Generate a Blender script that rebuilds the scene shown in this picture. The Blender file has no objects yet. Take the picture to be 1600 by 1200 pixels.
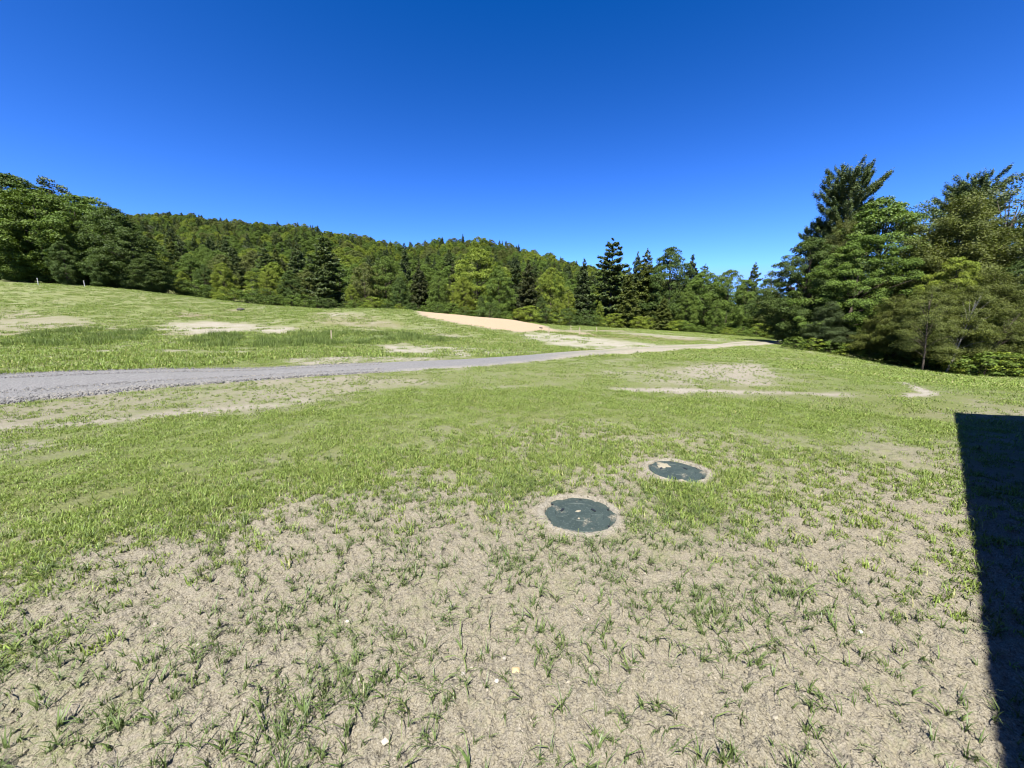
import bpy, math, random
import numpy as np
R = math.radians
scene = bpy.context.scene
COL = scene.collection

# ------------------------------------------------------------------ camera, sky, sun, exposure
CAM_H, PITCH = 1.6, 9.5
cd = bpy.data.cameras.new("camera"); cam = bpy.data.objects.new("camera", cd); COL.objects.link(cam)
cam.location = (0, 0, CAM_H); cam.rotation_euler = (R(90 - PITCH), 0, 0)
cd.sensor_width = 36; cd.lens = 13.5; cd.clip_start = 0.05; cd.clip_end = 5000
scene.camera = cam
SUN_EL, SHADOW_AZ = 60.0, 12.0          # shadows fall ahead of the camera, a little to its right
w = bpy.data.worlds.new("World"); scene.world = w; w.use_nodes = True
nt = w.node_tree; nt.nodes.clear()
sky = nt.nodes.new("ShaderNodeTexSky"); sky.sky_type = 'NISHITA'; sky.sun_disc = False
sky.sun_elevation = R(SUN_EL); sky.sun_rotation = R(180 + SHADOW_AZ)
sky.air_density = 1.0; sky.dust_density = 0.9; sky.ozone_density = 3.5; sky.altitude = 300
gm = nt.nodes.new("ShaderNodeGamma"); gm.inputs[1].default_value = 1.75
hs = nt.nodes.new('ShaderNodeMix'); hs.data_type = 'RGBA'; hs.blend_type = 'MULTIPLY'; hs.inputs[0].default_value = 1; hs.inputs[7].default_value = (0.2039, 0.2442, 0.3643, 1)   # deep clear-day blue
bg = nt.nodes.new("ShaderNodeBackground"); bg.inputs[1].default_value = 0.05
out = nt.nodes.new("ShaderNodeOutputWorld")
vm = nt.nodes.new("ShaderNodeVectorMath"); vm.operation = 'MINIMUM'; vm.inputs[1].default_value = (3.6, 4.8, 7.0)   # keeps the glow round the sun from adding a second light
nt.links.new(sky.outputs[0], vm.inputs[0]); nt.links.new(vm.outputs[0], gm.inputs[0]); nt.links.new(gm.outputs[0], hs.inputs[6])
of = nt.nodes.new("ShaderNodeVectorMath"); of.operation = 'SUBTRACT'; of.inputs[1].default_value = (0.1307, 0, 0)
mx = nt.nodes.new("ShaderNodeVectorMath"); mx.operation = 'MAXIMUM'; mx.inputs[1].default_value = (0, 0, 0)
nt.links.new(hs.outputs[2], of.inputs[0]); nt.links.new(of.outputs[0], mx.inputs[0]); nt.links.new(mx.outputs[0], bg.inputs[0]); nt.links.new(bg.outputs[0], out.inputs[0])
sl = bpy.data.lights.new("sun", 'SUN'); sun = bpy.data.objects.new("sun", sl); COL.objects.link(sun)
sl.energy = 5.0; sl.angle = R(0.53); sl.color = (1.0, 0.955, 0.89)
sun.rotation_euler = (R(90 - SUN_EL), 0, R(-SHADOW_AZ)); sun.location = (0, -20, 40)
scene.view_settings.view_transform = 'Standard'; scene.view_settings.look = 'None'
scene.view_settings.gamma = 1; scene.view_settings.exposure = 2.1
scene.cycles.filter_width = 1.15; scene.cycles.max_bounces = 5; scene.cycles.diffuse_bounces = 2; scene.cycles.glossy_bounces = 2
scene.cycles.transmission_bounces = 2; scene.cycles.transparent_max_bounces = 4
scene.cycles.use_adaptive_sampling = True; scene.cycles.adaptive_threshold = 0.02

# ------------------------------------------------------------------ numeric helpers
cp, sp = math.cos(R(PITCH)), math.sin(R(PITCH))
def elev(py):                                   # tangent of elevation of a photo row
    v = (py - 600) / 600.0
    return -(sp + v * cp) / (cp - v * sp)
def hash2(i, j, s):
    h = (i.astype(np.int64) * 374761393 + j.astype(np.int64) * 668265263 + s * 1442695041) & 0x7fffffff
    h = ((h ^ (h >> 13)) * 1274126177) & 0x7fffffff
    return ((h ^ (h >> 16)) & 0xffff) / 65535.0
def vnoise(x, y, s=0):
    xi, yi = np.floor(x), np.floor(y); fx, fy = x - xi, y - yi
    fx = fx * fx * (3 - 2 * fx); fy = fy * fy * (3 - 2 * fy)
    a, b = hash2(xi, yi, s), hash2(xi + 1, yi, s); c, d = hash2(xi, yi + 1, s), hash2(xi + 1, yi + 1, s)
    return (a * (1 - fx) + b * fx) * (1 - fy) + (c * (1 - fx) + d * fx) * fy
def fbm(x, y, s=0, o=4):
    r, a, t = 0, 1.0, 0
    for k in range(o):
        r = r + a * vnoise(x * 2 ** k, y * 2 ** k, s + k * 17); t += a; a *= .5
    return r / t
def blur(A, n, axis):
    k = np.hanning(2 * n + 3)[1:-1]; k /= k.sum()
    pad = [(0, 0)] * A.ndim; pad[axis] = (n, n)
    B = np.pad(A, pad, mode='edge')
    return np.apply_along_axis(lambda m: np.convolve(m, k, mode='valid'), axis, B)

# ------------------------------------------------------------------ terrain height
# for compass columns (named by photo column) : forward distance, photo row at which the ground shows there
TCOL = {
 -250: [(11, 588), (16, 562), (25, 530), (38, 490), (52, 455), (72, 420), (95, 422)],
 0:    [(11.4, 585), (15, 562), (20, 541), (25, 527), (38, 492), (52, 466), (70, 436), (90, 436)],
 200:  [(12.3, 578), (16, 558), (21, 540), (27, 524), (40, 494), (54, 468), (68, 449), (90, 452)],
 400:  [(12.6, 576), (16, 558), (21, 543), (28, 524), (38, 503), (50, 487), (62, 475), (90, 478)],
 560:  [(13, 572), (17, 556), (22, 545), (28, 530), (36, 502), (45, 481), (58, 487), (90, 488)],
 640:  [(13.5, 570), (18, 554), (24, 543), (30, 526), (38, 500), (48, 482), (60, 490), (90, 490)],
 710:  [(14, 568), (19, 552), (25, 541), (32, 526), (40, 504), (50, 489), (62, 496), (90, 496)],
 800:  [(15, 563), (20, 550), (27, 537), (36, 521), (46, 507), (55, 498), (65, 502), (90, 503)],
 870:  [(16, 560), (20, 549), (28, 535), (40, 521), (55, 512), (70, 509), (90, 507)],
 1000: [(19, 551), (24, 543), (32, 532), (44, 522), (60, 515), (78, 513), (95, 511)],
 1160: [(22, 548), (28, 539), (38, 531), (50, 527), (62, 525), (95, 522)],
 1240: [(18, 562), (25, 551), (32, 544), (42, 535), (60, 530), (95, 527)],
 1300: [(12, 585), (20, 563), (30, 551), (45, 540), (70, 530), (95, 527)],
 1400: [(9.6, 603), (15, 588), (22, 575), (28, 570), (45, 550), (95, 525)],
 1480: [(9, 609), (14, 596), (19, 588), (25, 582), (45, 553), (95, 525)],
 1600: [(8.5, 616), (13, 603), (18, 594), (24, 586), (45, 553), (95, 525)],
 1850: [(8.5, 616), (13, 603), (18, 594), (24, 586), (45, 553), (95, 525)],
}
RIDGE = {-250: (350, 338), 0: (380, 345), 200: (390, 350), 320: (400, 350), 400: (390, 362), 500: (370, 371), 560: (350, 384),
         640: (320, 404), 690: (300, 399), 740: (290, 394), 800: (285, 408), 870: (280, 424), 1000: (270, 452), 1160: (270, 490),
         1300: (270, 505), 1600: (270, 500), 1850: (270, 500)}
rk = sorted(RIDGE)
AZN, RN = 260, 260
AZ = np.linspace(R(-62), R(62), AZN); LR = np.linspace(math.log(3), math.log(900), RN)
def column(px):
    t = (px - 800) / 600 / 1.005; k = math.sqrt(1 + t * t)
    Yr = np.interp(px, rk, [RIDGE[q][0] for q in rk]); pr = np.interp(px, rk, [RIDGE[q][1] for q in rk])
    ks = sorted(TCOL)
    def prof(c):
        L = [(0.5, 0.0), (7.0, 0.0)] + [(Y, CAM_H + Y * elev(p)) for Y, p in TCOL[c]]
        return np.interp(np.exp(LR), [a * k for a, _ in L], [b for _, b in L])
    i = max(1, min(len(ks) - 1, int(np.searchsorted(ks, px)))); a, b = ks[i - 1], ks[i]
    f = min(1, max(0, (px - a) / (b - a)))
    near = prof(a) * (1 - f) + prof(b) * f
    r = np.exp(LR); r0, r1 = 97 * k, Yr * k
    z0 = np.interp(r0, r, near); z1 = CAM_H + Yr * elev(pr)
    u = np.clip((r - r0) / (r1 - r0), 0, 1)
    hill = z0 + (z1 - z0) * (u ** 1.08)
    hill = np.where(r > r1, z1 - (r - r1) * .16, hill)
    return np.where(r < r0, near, hill)
TAB = np.array([column(800 + 603 * math.tan(a)) for a in AZ])
TAB = blur(blur(TAB, 6, 0), 4, 1)
def height(x, y):
    x = np.asarray(x, float); y = np.asarray(y, float)
    r = np.hypot(x, y); az = np.arctan2(x, y)
    u = np.clip((az - AZ[0]) / (AZ[1] - AZ[0]), 0, AZN - 1.001); v = np.clip((np.log(np.maximum(r, .01)) - LR[0]) / (LR[1] - LR[0]), 0, RN - 1.001)
    i, j = u.astype(int), v.astype(int); fu, fv = u - i, v - j
    z = (TAB[i, j] * (1 - fv) + TAB[i, j + 1] * fv) * (1 - fu) + (TAB[i + 1, j] * (1 - fv) + TAB[i + 1, j + 1] * fv) * fu
    back = np.clip((np.degrees(np.abs(az)) - 66) / 50, 0, 1)
    z = z * (1 - back)
    far = np.clip((r - 9) / 20, 0, 1)
    z = z + far * ((fbm(x / 5, y / 5, 5, 3) - .5) * .35) * np.clip(30 / np.maximum(r, 30), .6, 1)
    z = z + np.clip((r - 140) / 100, 0, 1) * (fbm(x / 60, y / 60, 9, 3) - .5) * 15
    return z
def h1(x, y): return float(height(x, y))
def ground_pt(px, py):                          # where the line of sight through a photo point meets the terrain
    dx, v = (px - 800) / 600, (py - 600) / 600
    d = np.array([dx, cp - v * sp, -(sp + v * cp)])
    s = np.exp(np.linspace(math.log(.8), math.log(300), 900))
    P = s[:, None] * d[None, :]; P[:, 2] += CAM_H
    g = P[:, 2] - height(P[:, 0], P[:, 1])
    k = np.argmax(g < 0)
    if k == 0: k = 899
    a = g[k - 1] / (g[k - 1] - g[k] + 1e-9); q = P[k - 1] * (1 - a) + P[k] * a
    return float(q[0]), float(q[1])
def poly(pts): return [ground_pt(*p) for p in pts]
def inside(x, y, P):
    c = np.zeros(x.shape, bool); n = len(P)
    for i in range(n):
        x0, y0 = P[i]; x1, y1 = P[i - 1]
        m = (y0 > y) != (y1 > y)
        c ^= m & (x < (x1 - x0) * (y - y0) / ((y1 - y0) if y1 != y0 else 1e-9) + x0)
    return c

# ------------------------------------------------------------------ object helpers
def tag(o, label=None, cat=None, group=None, kind=None):
    if label: o['label'] = label
    if cat: o['category'] = cat
    if group: o['group'] = group
    if kind: o['kind'] = kind
    return o
def mesh_np(name, V, F, mats=(), smooth=False, fmat=None):
    V = np.asarray(V, np.float32); F = np.asarray(F, np.int32); n = F.shape[1]
    me = bpy.data.meshes.new(name)
    me.vertices.add(len(V)); me.vertices.foreach_set('co', V.ravel())
    me.loops.add(F.size); me.loops.foreach_set('vertex_index', F.ravel())
    me.polygons.add(len(F)); me.polygons.foreach_set('loop_start', np.arange(0, F.size, n, dtype=np.int32))
    if fmat is not None: me.polygons.foreach_set('material_index', np.asarray(fmat, np.int32))
    me.polygons.foreach_set('use_smooth', np.full(len(F), smooth, bool))
    me.update(calc_edges=True)
    for m in mats: me.materials.append(m)
    return me
def link(name, me, parent=None):
    o = bpy.data.objects.new(name, me); COL.objects.link(o)
    if parent: o.parent = parent
    return o
def empty(name, loc, rz=0, label=None, cat=None, group=None):
    o = bpy.data.objects.new(name, None); COL.objects.link(o); o.location = loc; o.rotation_euler = (0, 0, rz); o.empty_display_size = .3
    return tag(o, label, cat, group)
class MB:
    def __init__(s): s.v, s.f, s.n = [], [], 0
    def add(s, V, F):
        s.v.append(np.asarray(V, float)); s.f += [tuple(i + s.n for i in f) for f in F]; s.n += len(V)
    def box(s, c, d, rz=0, bev=0):
        x, y, z = d[0] / 2, d[1] / 2, d[2] / 2
        V = np.array([(a, b, e) for e in (-z, z) for a, b in ((-x, -y), (x, -y), (x, y), (-x, y))])
        ca, sa = math.cos(rz), math.sin(rz)
        V = np.c_[V[:, 0] * ca - V[:, 1] * sa, V[:, 0] * sa + V[:, 1] * ca, V[:, 2]] + np.array(c)
        s.add(V, [(3, 2, 1, 0), (4, 5, 6, 7), (0, 1, 5, 4), (1, 2, 6, 5), (2, 3, 7, 6), (3, 0, 4, 7)])
    def tube(s, P, rad, k=6):
        P = [np.array(p, float) for p in P]; V = []
        for i, p in enumerate(P):
            d = P[min(i + 1, len(P) - 1)] - P[max(i - 1, 0)]; d /= np.linalg.norm(d) + 1e-9
            a = np.cross(d, (0.3, 0.9, 0.1)); a /= np.linalg.norm(a) + 1e-9; b = np.cross(d, a)
            for j in range(k):
                t = 2 * math.pi * j / k; V.append(p + (a * math.cos(t) + b * math.sin(t)) * rad[i])
        F = [(i * k + j, i * k + (j + 1) % k, (i + 1) * k + (j + 1) % k, (i + 1) * k + j) for i in range(len(P) - 1) for j in range(k)]
        F.append(tuple(range(k))[::-1]); F.append(tuple((len(P) - 1) * k + j for j in range(k)))
        s.add(V, F)
    def mesh(s, name, mat, smooth=False):
        me = bpy.data.meshes.new(name); me.from_pydata(np.concatenate(s.v).tolist(), [], s.f); me.update()
        if mat: me.materials.append(mat)
        if smooth: me.polygons.foreach_set('use_smooth', np.ones(len(me.polygons), bool))
        return me
    def build(s, name, mat, parent=None, smooth=False): return link(name, s.mesh(name, mat, smooth), parent)

# ------------------------------------------------------------------ materials
def mat(name):
    m = bpy.data.materials.new(name); m.use_nodes = True; t = m.node_tree; t.nodes.clear()
    return m, t, t.nodes, t.links
class N:                                                # tiny node-building shorthand
    def __init__(s, t): s.t = t
    def __call__(s, kind, ins=None, **kw):
        n = s.t.nodes.new(kind)
        for k, v in kw.items(): setattr(n, k, v)
        for k, v in (ins or {}).items():
            if isinstance(v, bpy.types.NodeSocket): s.t.links.new(v, n.inputs[k])
            elif v is not None: n.inputs[k].default_value = v
        return n
    def noise(s, vec, scale, detail=4, rough=.55, dist=0):
        return s('ShaderNodeTexNoise', {'Vector': vec, 'Scale': scale, 'Detail': detail, 'Roughness': rough, 'Distortion': dist}).outputs[0]
    def ramp(s, f, a, b, ca=0.0, cb=1.0):
        return s('ShaderNodeMapRange', {0: f, 1: a, 2: b, 3: ca, 4: cb}).outputs[0]
    def mix(s, f, a, b, mode='MIX'):
        n = s.t.nodes.new('ShaderNodeMix'); n.data_type = 'RGBA'; n.blend_type = mode
        for i, v in ((0, f), (6, a), (7, b)):
            if isinstance(v, bpy.types.NodeSocket): s.t.links.new(v, n.inputs[i])
            elif isinstance(v, (tuple, list)): n.inputs[i].default_value = (*v, 1) if len(v) == 3 else v
            else: n.inputs[i].default_value = v
        return n.outputs[2]
    def math(s, op, a, b=0.0):
        n = s.t.nodes.new('ShaderNodeMath'); n.operation = op
        for i, v in ((0, a), (1, b)):
            if isinstance(v, bpy.types.NodeSocket): s.t.links.new(v, n.inputs[i])
            else: n.inputs[i].default_value = v
        return n.outputs[0]
ALB = .41                                               # overall reflectance scale that goes with the exposure
def simple(name, col, rough=.8, spec=.3, var=.15, scale=8, bump=0, metal=0):
    col = tuple(q * ALB for q in col)
    m, t, ns, l = mat(name); n = N(t)
    co = n('ShaderNodeTexCoord').outputs['Object']; f = n.noise(co, scale)
    c = n.mix(f, tuple(x * (1 - var) for x in col), tuple(x * (1 + var) for x in col))
    b = n('ShaderNodeBsdfPrincipled', {'Base Color': c, 'Roughness': rough, 'Specular IOR Level': spec, 'Metallic': metal})
    if bump:
        bn = n('ShaderNodeBump', {'Height': n.noise(co, scale * 4), 'Strength': bump, 'Distance': .01}); l.new(bn.outputs[0], b.inputs['Normal'])
    l.new(b.outputs[0], n('ShaderNodeOutputMaterial').inputs[0]); return m
def leafmat(name, col, col2, var=.35, hue=.009, trans=.2, spec=.12, rough=.55, dry=None, dryf=.87):
    col, col2 = tuple(q * ALB for q in col), tuple(q * ALB for q in col2); dry = dry and tuple(q * ALB for q in dry)
    m, t, ns, l = mat(name); n = N(t)
    oi = n('ShaderNodeObjectInfo'); ge = n('ShaderNodeNewGeometry'); co = n('ShaderNodeTexCoord').outputs['Object']
    c = n.mix(oi.outputs['Random'], col, col2)
    k = n.ramp(ge.outputs['Random Per Island'], 0, 1, 1 - var, 1 + var)
    if dry is not None:
        c = n.mix(n.ramp(ge.outputs['Random Per Island'], dryf, dryf + .02), c, dry)
    c = n.mix(n.ramp(n.noise(co, .6, 3), .35, .65), c, n.mix(.4, c, (col2[0] * 1.25, col2[1] * 1.1, col2[2])))
    h = n('ShaderNodeHueSaturation', {'Color': c, 'Value': k, 'Hue': n.ramp(oi.outputs['Random'], 0, 1, .5 - hue, .5 + hue)})
    b = n('ShaderNodeBsdfPrincipled', {'Base Color': h.outputs[0], 'Roughness': rough, 'Specular IOR Level': spec})
    tr = n('ShaderNodeBsdfTranslucent', {'Color': n.mix(1.0, h.outputs[0], (1.25, 1.35, .5), 'MULTIPLY')})
    mx = n('ShaderNodeMixShader', {0: trans}); l.new(b.outputs[0], mx.inputs[1]); l.new(tr.outputs[0], mx.inputs[2])
    l.new(mx.outputs[0], n('ShaderNodeOutputMaterial').inputs[0]); return m
TONE = {
 'bright': leafmat('bright_leaves', (.200, .280, .030), (.250, .320, .038)),
 'glossy': leafmat('glossy_leaves', (.125, .225, .032), (.165, .270, .042), spec=.2, rough=.5, var=.5),
 'mid':    leafmat('mid_green_leaves', (.110, .190, .028), (.150, .228, .036)),
 'dark':   leafmat('dark_leaves', (.072, .125, .025), (.096, .150, .030)),
 'olive':  leafmat('olive_needles', (.125, .165, .028), (.150, .185, .034), spec=.2, trans=.2),
 'brown':  leafmat('brown_olive_needles', (.072, .092, .028), (.086, .104, .030), spec=.2, trans=.15),
 'pine':   leafmat('pine_needles', (.100, .155, .040), (.128, .185, .050), spec=.25, trans=.15),
 'needle': leafmat('dark_needles', (.060, .100, .028), (.078, .118, .034), spec=.2, trans=.12),
 'pale':   leafmat('pale_leaves', (.140, .185, .090), (.165, .205, .105), trans=.2),
}
BARK = simple('grey_bark', (.13, .105, .08), .9, .1, .4, 3, .5)
WBARK = simple('pale_birch_bark', (.34, .32, .27), .8, .2, .35, 5, .3)

def ground_material():
    m, t, ns, l = mat('soil_and_grass'); n = N(t)
    co = n('ShaderNodeTexCoord').outputs['Object']
    def attr(a): return n('ShaderNodeAttribute', attribute_name=a).outputs['Fac']
    g, sand, pale, dry, lush = attr('cover'), attr('sand'), attr('pale'), attr('dry'), attr('lush')
    n1 = n.noise(co, 140, 3, .7); n2 = n.noise(co, 34, 4, .65); n3 = n.noise(co, 7, 4, .6); n4 = n.noise(co, 1.3, 4, .6); n5 = n.noise(co, .25, 3, .6)
    soil = n.mix(n.ramp(n2, .3, .7), (.250, .226, .163), (.368, .338, .252))
    soil = n.mix(n.ramp(n1, .48, .72), soil, n.mix(.75, soil, (.55, .50, .40)))
    soil = n.mix(n.ramp(n1, .48, .34), soil, n.mix(.8, soil, (.10, .08, .055)))
    soil = n.mix(n.ramp(n4, .35, .7), soil, n.mix(.28, soil, (.46, .40, .32)))
    soil = n.mix(n.math('MULTIPLY', pale, n.ramp(n3, .2, .65)), soil, (.50, .47, .39))
    soil = n.mix(n.math('MULTIPLY', sand, n.ramp(n4, -.2, .5)), soil, n.mix(n.ramp(n3, .3, .7), (.44, .325, .205), (.54, .40, .26)))
    grass = n.mix(n.ramp(n3, .3, .7), (.132, .192, .046), (.195, .250, .072))
    grass = n.mix(n.ramp(n2, .35, .7), grass, n.mix(.5, grass, (.33, .33, .145)))
    grass = n.mix(n.ramp(n1, .5, .3), grass, n.mix(.5, grass, (.04, .06, .015)))
    grass = n.mix(n.ramp(n5, .35, .65), grass, n.mix(.45, grass, (.21, .20, .085)))
    grass = n.mix(lush, grass, n.mix(n.ramp(n2, .3, .7), (.09, .13, .035), (.15, .20, .055)))
    grass = n.mix(n.math('MULTIPLY', dry, n.ramp(n3, .3, .6)), grass, (.19, .125, .065))
    brk = n.math('ADD', n.math('MULTIPLY', n2, .45), n.math('ADD', n.math('MULTIPLY', n3, .35), n.math('MULTIPLY', n4, .35)))
    f = n.ramp(n.math('SUBTRACT', n.math('ADD', g, n.math('MULTIPLY', n.math('SUBTRACT', brk, .575), 2.6)), .5), -.30, .38)
    c = n.mix(1.0, n.mix(f, soil, grass), (ALB, ALB, ALB), 'MULTIPLY')
    hgt = n.math('ADD', n.math('MULTIPLY', n1, .35), n.math('ADD', n2, n.math('MULTIPLY', n3, 1.2)))
    bp = n('ShaderNodeBump', {'Height': hgt, 'Strength': .9, 'Distance': .035})
    b = n('ShaderNodeBsdfPrincipled', {'Base Color': c, 'Roughness': .95, 'Specular IOR Level': .1, 'Normal': bp.outputs[0]})
    l.new(b.outputs[0], n('ShaderNodeOutputMaterial').inputs[0]); return m

# ------------------------------------------------------------------ ground patches
PXC = np.arange(0, 1601, 100)
COVER = {  # forward distance : grass cover from left to right across the view
 14.0: [.8, .8, .8, .8, .8, .8, .85, .85, .9, .85, .9, .9, .85, .9, .9, .9, .9],
 9.6:  [.5, .4, .3, .3, .3, .4, .6, .85, .9, .9, .8, .75, .85, .95, .95, .9, .9],
 8.2:  [.25, .25, .25, .3, .3, .4, .85, .9, .95, .9, .85, .8, .85, .95, .95, .9, .9],
 7.3:  [.22, .25, .3, .3, .35, .7, .95, .95, .95, .95, .95, .95, .95, .95, .95, .9, .9],
 6.5:  [.25, .3, .4, .5, .75, .9, .95, .95, .95, .95, .95, .95, .95, .95, .95, .6, .5],
 5.88: [.4, .6, .8, .85, .9, .9, .9, .88, .8, .62, .78, .9, .95, .9, .9, .9, .8],
 5.2:  [.8, .82, .85, .87, .85, .85, .85, .75, .5, .38, .52, .45, .62, .7, .62, .7, .5],
 4.66: [.5, .75, .85, .87, .9, .85, .8, .7, .5, .6, .48, .5, .6, .5, .45, .5, .5],
 4.22: [.8, .87, .9, .85, .8, .78, .62, .5, .6, .72, .25, .4, .5, .5, .4, .4, .4],
 3.84: [.9, .9, .87, .8, .7, .55, .4, .45, .68, .45, .2, .38, .5, .3, .25, .35, .4],
 3.52: [.9, .9, .87, .75, .58, .52, .3, .3, .55, .25, .35, .6, .4, .25, .2, .3, .4],
 3.25: [.9, .9, .8, .6, .38, .28, .2, .25, .22, .1, .35, .62, .3, .2, .15, .25, .3],
 3.02: [.9, .85, .6, .33, .2, .2, .2, .2, .15, .1, .35, .6, .2, .12, .12, .2, .25],
 2.81: [.85, .6, .38, .2, .15, .15, .15, .2, .2, .2, .35, .5, .15, .1, .12, .2, .2],
 2.47: [.6, .33, .2, .15, .12, .15, .15, .18, .22, .25, .25, .2, .12, .08, .12, .15, .1],
 2.2:  [.35, .27, .2, .15, .15, .18, .2, .22, .22, .25, .2, .2, .15, .1, .08, .12, .1],
 1.7:  [.33, .27, .2, .2, .2, .22, .22, .2, .2, .15, .15, .15, .12, .1, .1, .12, .1],
 1.375:[.3, .27, .2, .18, .18, .15, .13, .15, .12, .12, .1, .08, .06, .08, .1, .1, .1],
 1.1:  [.25, .27, .2, .18, .15, .14, .12, .14, .12, .1, .1, .08, .06, .06, .08, .1, .1],
}
CY = np.array(sorted(COVER)); CT = np.array([COVER[k] for k in CY])
def cover0(x, y):
    c = (x / (np.maximum(y, .3) + .27) / .986 * 6 + 8); c = np.clip(c, 0, 15.999)
    v = np.interp(np.log(np.clip(y, 1.1, 14)), np.log(CY), np.arange(len(CY))); v = np.clip(v, 0, len(CY) - 1.001)
    i, j = v.astype(int), c.astype(int); fi, fj = v - i, c - j
    return (CT[i, j] * (1 - fj) + CT[i, j + 1] * fj) * (1 - fi) + (CT[i + 1, j] * (1 - fj) + CT[i + 1, j + 1] * fj) * fi
PATCH = [  # outline, {channel: value}
 ([(-120, 480), (0, 485), (60, 487), (130, 498), (160, 510), (235, 513), (255, 504), (330, 503), (440, 509), (467, 519), (380, 525), (250, 525), (120, 521), (0, 528), (-120, 535)], dict(cover=.50, pale=.05, dry=.3)),
 ([(262, 505), (330, 503), (400, 507), (462, 515), (455, 522), (380, 524), (300, 521), (255, 518)], dict(cover=.30, pale=.6)),
 ([(600, 541), (700, 540), (770, 545), (790, 552), (740, 556), (660, 556), (600, 551)], dict(cover=.42, pale=.6)),
 ([(430, 562), (560, 556), (700, 560), (640, 566), (480, 571)], dict(cover=.46, pale=.4)),
 ([(120, 545), (400, 548), (400, 552), (120, 550)], dict(cover=.55, pale=.1)),
 ([(600, 523), (690, 521), (760, 526), (700, 529), (610, 527)], dict(cover=.45, pale=.4)),
 ([(500, 487), (560, 490), (600, 497), (560, 500), (500, 494)], dict(cover=.5, pale=.3, dry=.5)),
 ([(652, 491.5), (700, 489.8), (760, 494), (800, 499), (845, 508), (868, 516), (820, 518), (770, 514), (710, 503.5), (665, 495)], dict(cover=-.5, sand=1)),
 ([(800, 523), (850, 520), (900, 524), (960, 531), (1030, 537), (1090, 539), (1060, 546), (980, 549), (900, 545), (840, 534)], dict(cover=.36, pale=.8)),
 ([(845, 514), (880, 517), (930, 521), (925, 523), (870, 519), (845, 517)], dict(cover=.3, sand=.5)),
 ([(950, 520), (1020, 521), (1100, 527), (1170, 532), (1160, 536), (1080, 532), (1010, 526)], dict(cover=.5, pale=.35)),
 ([(880, 516), (970, 516), (1010, 519), (960, 519), (890, 518)], dict(cover=.5, pale=.2, dry=.6)),
 ([(860, 518), (1000, 523), (1120, 531), (1080, 537), (960, 528), (880, 522)], dict(dry=.75)),
 ([(940, 582), (1010, 580), (1080, 571), (1180, 571), (1222, 588), (1205, 604), (1100, 607), (1000, 600), (950, 592)], dict(cover=.40, pale=.2)),
 ([(1100, 570), (1190, 570), (1220, 586), (1150, 596), (1090, 588)], dict(cover=.28, pale=.2)),
 ([(960, 606), (1100, 609.5), (1330, 614), (1330, 617), (1100, 613), (960, 609)], dict(cover=-.35, pale=.8)),
 ([(720, 607), (830, 604), (830, 606), (720, 610)], dict(cover=.3, pale=.5)),
 ([(1426, 599), (1466, 595), (1464, 598), (1440, 603), (1452, 615), (1448, 620), (1424, 620), (1429, 609)], dict(cover=-1.2, pale=1)),
 ([(-200, 650), (0, 630), (200, 612), (450, 592), (600, 588), (680, 598), (560, 613), (480, 627), (330, 640), (150, 662), (0, 674), (-200, 695)], dict(cover=.46, pale=.05)),
 ([(-100, 680), (0, 666), (150, 655), (300, 640), (480, 622), (500, 626), (320, 645), (150, 660), (0, 671), (-100, 688)], dict(cover=.1, pale=.55)),
 ([(0, 691), (60, 691), (120, 697), (60, 702), (0, 704)], dict(cover=.15, pale=.5)),
 ([(265, 486), (340, 493), (330, 499), (270, 495)], dict(dry=1, cover=.6)),
 ([(350, 483), (378, 484), (375, 488), (352, 487)], dict(dry=1, cover=.6)),
 ([(480, 494), (600, 500), (640, 512), (560, 512), (490, 502)], dict(dry=.5, cover=.62)),
]
TALL = [[(-60, 530), (20, 526), (110, 515), (205, 514), (240, 517), (230, 530), (140, 542), (30, 541), (-60, 545)],
        [(280, 533), (345, 520), (470, 520), (520, 519), (640, 521), (760, 528), (700, 534), (560, 538), (450, 543), (300, 543)]]
PATCHW = [(poly(p), d) for p, d in PATCH]; TALLW = [poly(p) for p in TALL]
LIDS = [((905, 804), .305), ((1056, 736), .30)]
LIDW = [(ground_pt(*p), r) for p, r in LIDS]
ROADTOP = [(-260, 592), (-100, 588), (0, 585), (100, 581), (200, 578), (400, 576), (600, 567), (750, 560), (900, 549), (1000, 543), (1100, 538), (1200, 533), (1240, 531.5)]
ROADBOT = [(-260, 668), (-100, 643), (0, 631), (120, 620), (250, 606), (400, 594), (600, 582), (750, 572), (900, 558), (1000, 551), (1080, 546), (1150, 540.5), (1240, 535.5)]
def resample(L, n):
    P = np.array([ground_pt(*p) for p in L]); px = np.array([p[0] for p in L], float)
    q = np.linspace(px[0], px[-1], n)
    A = np.c_[np.interp(q, px, P[:, 0]), np.interp(q, px, P[:, 1])]
    return np.c_[blur(A[:, 0], 5, 0), blur(A[:, 1], 5, 0)], q
RT, RQ = resample(ROADTOP, 420); RB, _ = resample(ROADBOT, 420)
ROADPOLY = [tuple(p) for p in RT[::6]] + [tuple(p) for p in RB[::-6]]

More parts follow.
